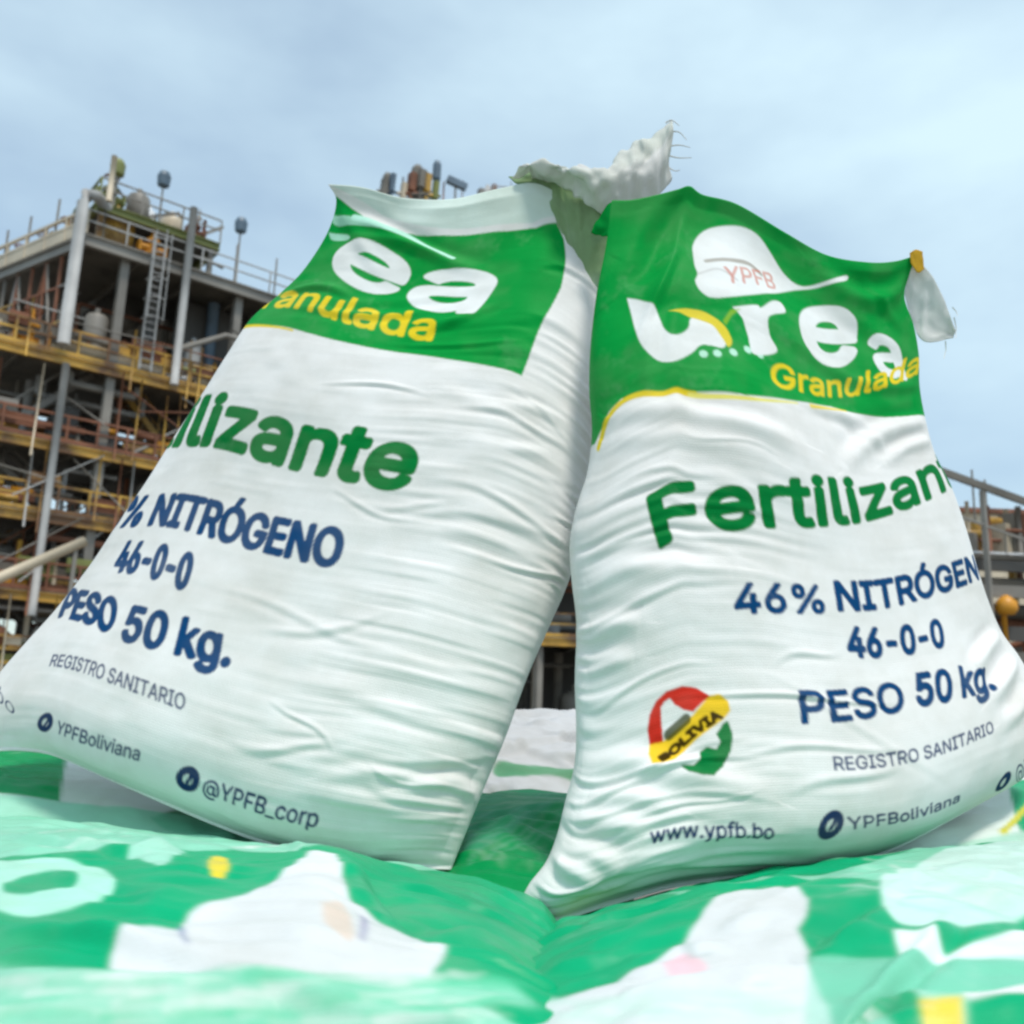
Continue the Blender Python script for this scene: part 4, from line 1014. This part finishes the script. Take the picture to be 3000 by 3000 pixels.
MB().tube([fu(13.2, .2, LV[-1] + .75), fu(16.8, .2, LV[-1] + .75)], .36, 14).build('duct', M_WHITE, T1, True)
for x in (2.0, 5.6, 9.4): MB().bar(fu(x, Y1 - 1.2, LV[3] + 1.2), fu(x + 1.5, Y1 - 1.2, LV[3] + 1.2), .1, 1.2).build('pale_panel', M_WHITE, T1)
LX = min(np.linspace(8, 24, 200), key=lambda x: abs(project(fu(x, .25, ZR + 2))[0] - 698))
# penthouse
ZP = ZR + 1.75
deck(fu, 6.4, 11.8, .2, 4.2, ZP, T1, edge=M_OLIVE, d=.35, joists=False)
for x in (6.6, 11.5):
    for y in (.4, 4.0): MB().bar(fu(x, y, ZR), fu(x, y, ZP - .42), .22).build('column', M_YEL if x < 7 else M_STEEL, T1)
for x, y, z, r, h, m in ((7.6, 1.4, ZR + .25, .75, 1.6, M_YEL), (9.6, 2.2, ZR + .25, .6, 1.9, M_CLAD), (7.2, 2.4, ZP + .25, .45, .9, M_DARK), (8.3, 1.2, ZP + .3, .5, 1.0, M_STEEL), (10.0, 1.6, ZP + .2, .5, .8, M_CREAM), (9.2, 2.6, ZP + .2, .35, 1.3, M_WHITE)):
    vessel(fu, x, y, z, r, h, m, T1)
for x, y, z, m, s in ((6.9, .6, ZP, M_OLIVE, 1.5), (10.8, .7, ZP, M_RUST, 1.1), (6.0, 3.0, ZR, M_YEL, 1.8), (5.4, 4.6, ZR, M_RUST, 1.5), (8.9, .5, ZR, M_ORANGE, 1.5), (4.9, 6.4, ZR, M_CREAM, 1.4), (4.3, 8.4, ZR, M_OLIVE, 1.4)):
    valve(fu, x, y, z, m, T1, s)
railing(fu, (6.4, .2), (11.8, .2), ZP, M_STEEL, T1, r=.03, toe=False); railing(fu, (6.4, .2), (6.4, 4.2), ZP, M_OLIVE, T1, r=.04)
MB().lathe(fu(7.0, .3, ZP + 1.4), [(.05, 0), (.3, .1), (.32, .6), (.2, .8), (.06, .85)], 10).build('olive_lamp_box', M_OLIVE, T1)
MB().tube([fu(7.0, .3, ZP), fu(7.0, .3, ZP + 1.45)], .07, 8).build('post', M_STEEL, T1)
lamp(fu, 9.0, .3, ZP, 1.7, T1)
lamp(fu, LX, .25, ZR, 2.6, T1)
for x in (12.6, 14.6, 19.3): MB().tube([fu(x, .05, ZR), fu(x, .05, ZR + 1.9)], .045, 6).build('post', M_STEEL, T1)
stair(f1, 13, 18, 4.2, LV[2], LV[3] - .1, T1); stair(f1, 1, 6, 5.2, LV[1], LV[2] - .1, T1); stair(f1, 2, 7, 6.2, LV[-1], ZR - .1, T1, M_GALV)
MB().tube([f1(-.5, -1.6, LV[0] + 1.0), f1(5.5, -1.6, LV[1] + 1.9)], .2, 10).build('sloping_pipe', M_CREAM, T1, True)
for x in (-.2, 5.2): MB().bar(f1(x, -1.6, 0), f1(x, -1.6, LV[0] + 1.2 if x < 0 else LV[1] + 1.5), .14).build('pipe_support', M_STEEL, T1)

for k in range(34):      # ragged cluster of small pipes and rails round the penthouse
    x = rnd.uniform(6.2, 11.9); y = rnd.uniform(.1, 3.8); z = rnd.choice([ZR, ZP]); m = rnd.choice([M_YEL, M_RUST, M_CREAM, M_STEEL, M_OLIVE, M_DARK])
    if k % 3: MB().tube([fu(x, y, z), fu(x + rnd.uniform(-.1, .1), y, z + rnd.uniform(.6, 1.9))], rnd.uniform(.03, .09), 6).build('pipe', m, T1, True)
    else: MB().bar(fu(x, y, z + rnd.uniform(.3, 1.3)), fu(x + rnd.uniform(.5, 1.6), y, z + rnd.uniform(.3, 1.3)), rnd.uniform(.05, .2)).build('rail', m, T1)
# ---- second tower, its crown seen over the sack leaning right
f2 = Frame(pt(980, 1500, 44)[:2], 84)
T2 = thing('process_tower', 'far steel tower whose top valves and lamp show above the sack leaning right', 'tower', f2(5, 3, 0), 'plant structures')
ZT = pt(1280, 590, 44.5)[2] - GZ
lv2 = [ZT * k / 6 for k in (1, 2, 3, 4, 5, 6)]
for i, z in enumerate(lv2):
    deck(f2, 0, 15, 0, 7, z, T2, edge=M_YEL if i < 5 else M_STEEL)
    railing(f2, (0 if i < 5 else 6.8, 0), (15, 0), z, M_YEL if i < 5 else M_GALV, T2, toe=i < 5, r=.03)
    if i < 5: clutter(f2, .3, 14.6, .5, 6.6, z, lv2[i + 1], T2, 24, rnd)
clutter(f2, .3, 14.6, .5, 6.6, 0, lv2[0], T2, 30, rnd)
for x in (.3, 5.1, 9.9, 14.7):
    for y in (.3, 6.7): MB().bar(f2(x, y, 0), f2(x, y, ZT - .45), .32).build('column', M_STEEL, T2)
MB().bar(f2(.5, 6.9, ZT * .28), f2(14.6, 6.9, ZT * .28), .1, ZT * .56).build('back_wall', M_CLAD, T2)
def at2(px): return min(np.linspace(-2, 14, 400), key=lambda x: abs(project(f2(x, .8, ZT + 1.5))[0] - px))
def stub(px, top, w, m, y=.6):
    zt = pt(px, top, 44.6)[2] - GZ; x = at2(px)
    mb = MB(); mb.bar(f2(x, y, ZT), f2(x, y, zt - .5), w * .45); mb.bar(f2(x, y, zt - 1.0), f2(x + .05, y, zt), w, w * .8); mb.tube([f2(x - w, y, ZT + .55), f2(x + w, y, ZT + .6)], w * .3, 8); mb.build('actuator', m, T2)
for a in ((1125, 520, .34, M_DARK), (1150, 505, .3, M_BLUE), (1205, 500, .42, M_RUST), (1232, 490, .45, M_DARK), (1252, 500, .36, M_YEL), (1275, 520, .3, M_OLIVE), (1182, 530, .3, M_CREAM), (1405, 535, .3, M_STEEL), (1445, 520, .26, M_RUST), (1478, 530, .3, M_BLUE), (1520, 515, .26, M_OLIVE)): stub(*a)
for px, top, m, r in ((1222, 468, M_DARK, .32), (1278, 450, M_BLUE, .22), (1135, 495, M_DARK, .25)):
    zt = pt(px, top, 44.6)[2] - GZ
    mb = MB(); mb.tube([f2(at2(px), .9, ZT), f2(at2(px), .9, zt - 1.2)], r * .5, 8); mb.lathe(f2(at2(px), .9, zt - 1.2), [(r * .5, 0), (r, .15), (r, 1.0), (r * .6, 1.2)], 12); mb.build('vent_stack', m, T2)
MB().bar(f2(at2(1310), .4, ZT + 1.5), f2(at2(1365), .4, ZT + 1.1), .3, .35).build('floodlight', M_BLUE, T2)
MB().tube([f2(at2(1335), .4, ZT), f2(at2(1335), .4, ZT + 1.25)], .06, 6).build('lamp_pole', M_STEEL, T2)
vessel(f2, at2(1430), 1.2, ZT + .3, .5, 1.1, M_GALV, T2)
for k in range(16):
    px = rnd.uniform(1110, 1660); MB().tube([f2(at2(px), rnd.uniform(.3, 2), ZT), f2(at2(px), rnd.uniform(.3, 2), pt(px, rnd.uniform(480, 560), 44.6)[2] - GZ)], rnd.uniform(.03, .07), 6).build('mast', rnd.choice([M_STEEL, M_GALV, M_RUST]), T2, True)
lamp(f2, at2(1582), .8, ZT, pt(1582, 440, 44.6)[2] - GZ - ZT - .8, T2)

# ---- low pipe rack at right with a sloping conveyor handrail
f3 = Frame(pt(2560, 1500, 26)[:2], 86)
T3 = thing('pipe_rack', 'low pipe rack with sloping top rail and white walkway rail beside the emblem sack', 'pipe rack', f3(3, 1, 0), 'plant structures')
def z3(px, py): return pt(px, py, 26.2)[2] - GZ
def x3(px): return (px - 2560) / 2800 * 26 / .985
MB().bar(f3(x3(2600), 0, z3(2600, 1325)), f3(x3(3200), 0, z3(3200, 1525)), .12, .2).build('sloping_rail', M_DARK, T3)
MB().bar(f3(x3(2600), 0, z3(2600, 1440)), f3(x3(3200), 0, z3(3200, 1640)), .05, .07).build('sloping_rail', M_STEEL, T3)
for px in (2640, 2770, 2900, 3120):
    MB().bar(f3(x3(px), 0.02, 0), f3(x3(px), 0.02, z3(px, 1340 + (px - 2640) * .33) - .11), .13, .13).build('column', M_STEEL, T3)
for py, m, h in ((1612, M_WHITE, .06), (1650, M_CLAD, .3), (1725, M_STEEL, .34), (1850, M_CLAD, .4), (1920, M_DARK, .3)):
    MB().bar(f3(x3(2560), .35, z3(2900, py)), f3(x3(3250), .35, z3(2900, py)), .12 if h > .1 else .06, h).build('rail' if h < .1 else 'beam', m, T3)
for k, (py, r, m) in enumerate(((1690, .16, M_DARK), (1770, .22, M_DARK), (1800, .18, M_RUST), (1880, .2, M_STEEL), (1960, .22, M_DARK))):
    MB().tube([f3(x3(2560), 1.0 + .4 * k, z3(2900, py)), f3(x3(3250), 1.0 + .4 * k, z3(2900, py))], r, 10).build('pipe', m, T3, True)
rn = random.Random(4)
for k in range(60):
    px = rn.uniform(2640, 3120); zz = z3(px, 1612); h = z3(px, rn.uniform(1450, 1560)) - zz; y = rn.uniform(.7, 1.9); m = rn.choice([M_CREAM, M_RUST, M_STEEL, M_YEL, M_CREAM, M_DARK, M_RUST])
    if k % 3 == 0: MB().tube([f3(x3(px), y, zz), f3(x3(px), y, zz + h)], rn.uniform(.05, .12), 8).build('riser_pipe', m, T3, True)
    elif k % 3 == 1: MB().bar(f3(x3(px), y, zz), f3(x3(px), y, zz + h * .8), rn.uniform(.2, .5), .3).build('cabinet', m, T3)
    else: MB().tube([f3(x3(px), y, zz + h * .7), f3(x3(px) + rn.uniform(.6, 1.5), y, zz + h * .7)], rn.uniform(.05, .14), 8).build('pipe', m, T3, True)
MB().bar(f3(x3(2560), 1.3, z3(2900, 1618)), f3(x3(3250), 1.3, z3(2900, 1618)), 1.4, .1).build('deck', M_DARK, T3)
MB().lathe(f3(x3(2958), .15, z3(2958, 1800)), [(.05, 0), (.2, .02), (.3, .16), (.28, .36), (.14, .5), (.05, .56)], 14).build('valve_housing', M_ORANGE, T3, True, 'orange valve housing')
MB().tube([f3(x3(2958), .3, 0), f3(x3(2958), .3, z3(2958, 1800))], .08, 8).build('riser_pipe', M_ORANGE, T3, True)
for px, top in ((2945, 1345), (2985, 1375)): MB().tube([f3(x3(px), 1.2, z3(px, 1605)), f3(x3(px), 1.2, z3(px, top))], .03, 6).build('mast', M_STEEL, T3)
MB().bar(f3(x3(2540), 3.4, z3(2900, 1850) * .5), f3(x3(3300), 3.4, z3(2900, 1850) * .5), .15, z3(2900, 1850)).build('back_wall', M_CLAD, T3)
for k in range(40):
    px = rn.uniform(2560, 3200); y = rn.uniform(2.0, 3.3); z0 = z3(px, rn.uniform(1650, 1950)); L = rn.uniform(.5, 2.2); m = rn.choice([M_RUST, M_RUST, M_STEEL, M_DARK, M_CREAM, M_YEL, M_CLAD])
    if k % 2: MB().tube([f3(x3(px), y - 1.6, z0), f3(x3(px) + L, y - 1.6, z0 + rn.uniform(-.2, .2))], rn.uniform(.03, .1), 8).build('pipe', m, T3, True)
    else: MB().bar(f3(x3(px), y - 1.4, z0 - rn.uniform(.3, .8)), f3(x3(px), y - 1.4, z0 + rn.uniform(.2, 1.2)), rn.uniform(.08, .25)).build('post', m, T3)
for px in np.linspace(2600, 3200, 12):
    MB().bar(f3(x3(px), .33, z3(px, 1612) - .05), f3(x3(px), .33, z3(px, 1560)), .04).build('rail_post', M_STEEL, T3)
# ---- shed beyond
f4 = Frame(pt(2480, 1500, 60)[:2], 88)
T4 = thing('plant_building', 'beige plant building with brown roof edge beyond the pipe rack', 'building', f4(8, 3, 0))
zb = pt(2850, 1500, 60)[2] - GZ
mb = MB(); mb.bar(f4(0, 4, zb / 2), f4(18, 4, zb / 2), 8, zb); mb.build('wall', M_CREAM, T4)
MB().bar(f4(-.3, 4, zb + .15), f4(18.3, 4, zb + .15), 8.6, .3).build('roof', M_RUST, T4)
for i in range(6):
    MB().bar(f4(1 + i * 2.9, -.05, zb - 1.6), f4(2.6 + i * 2.9, -.05, zb - 1.6), .08, 1.2).build('window', M_BLUE, T4)
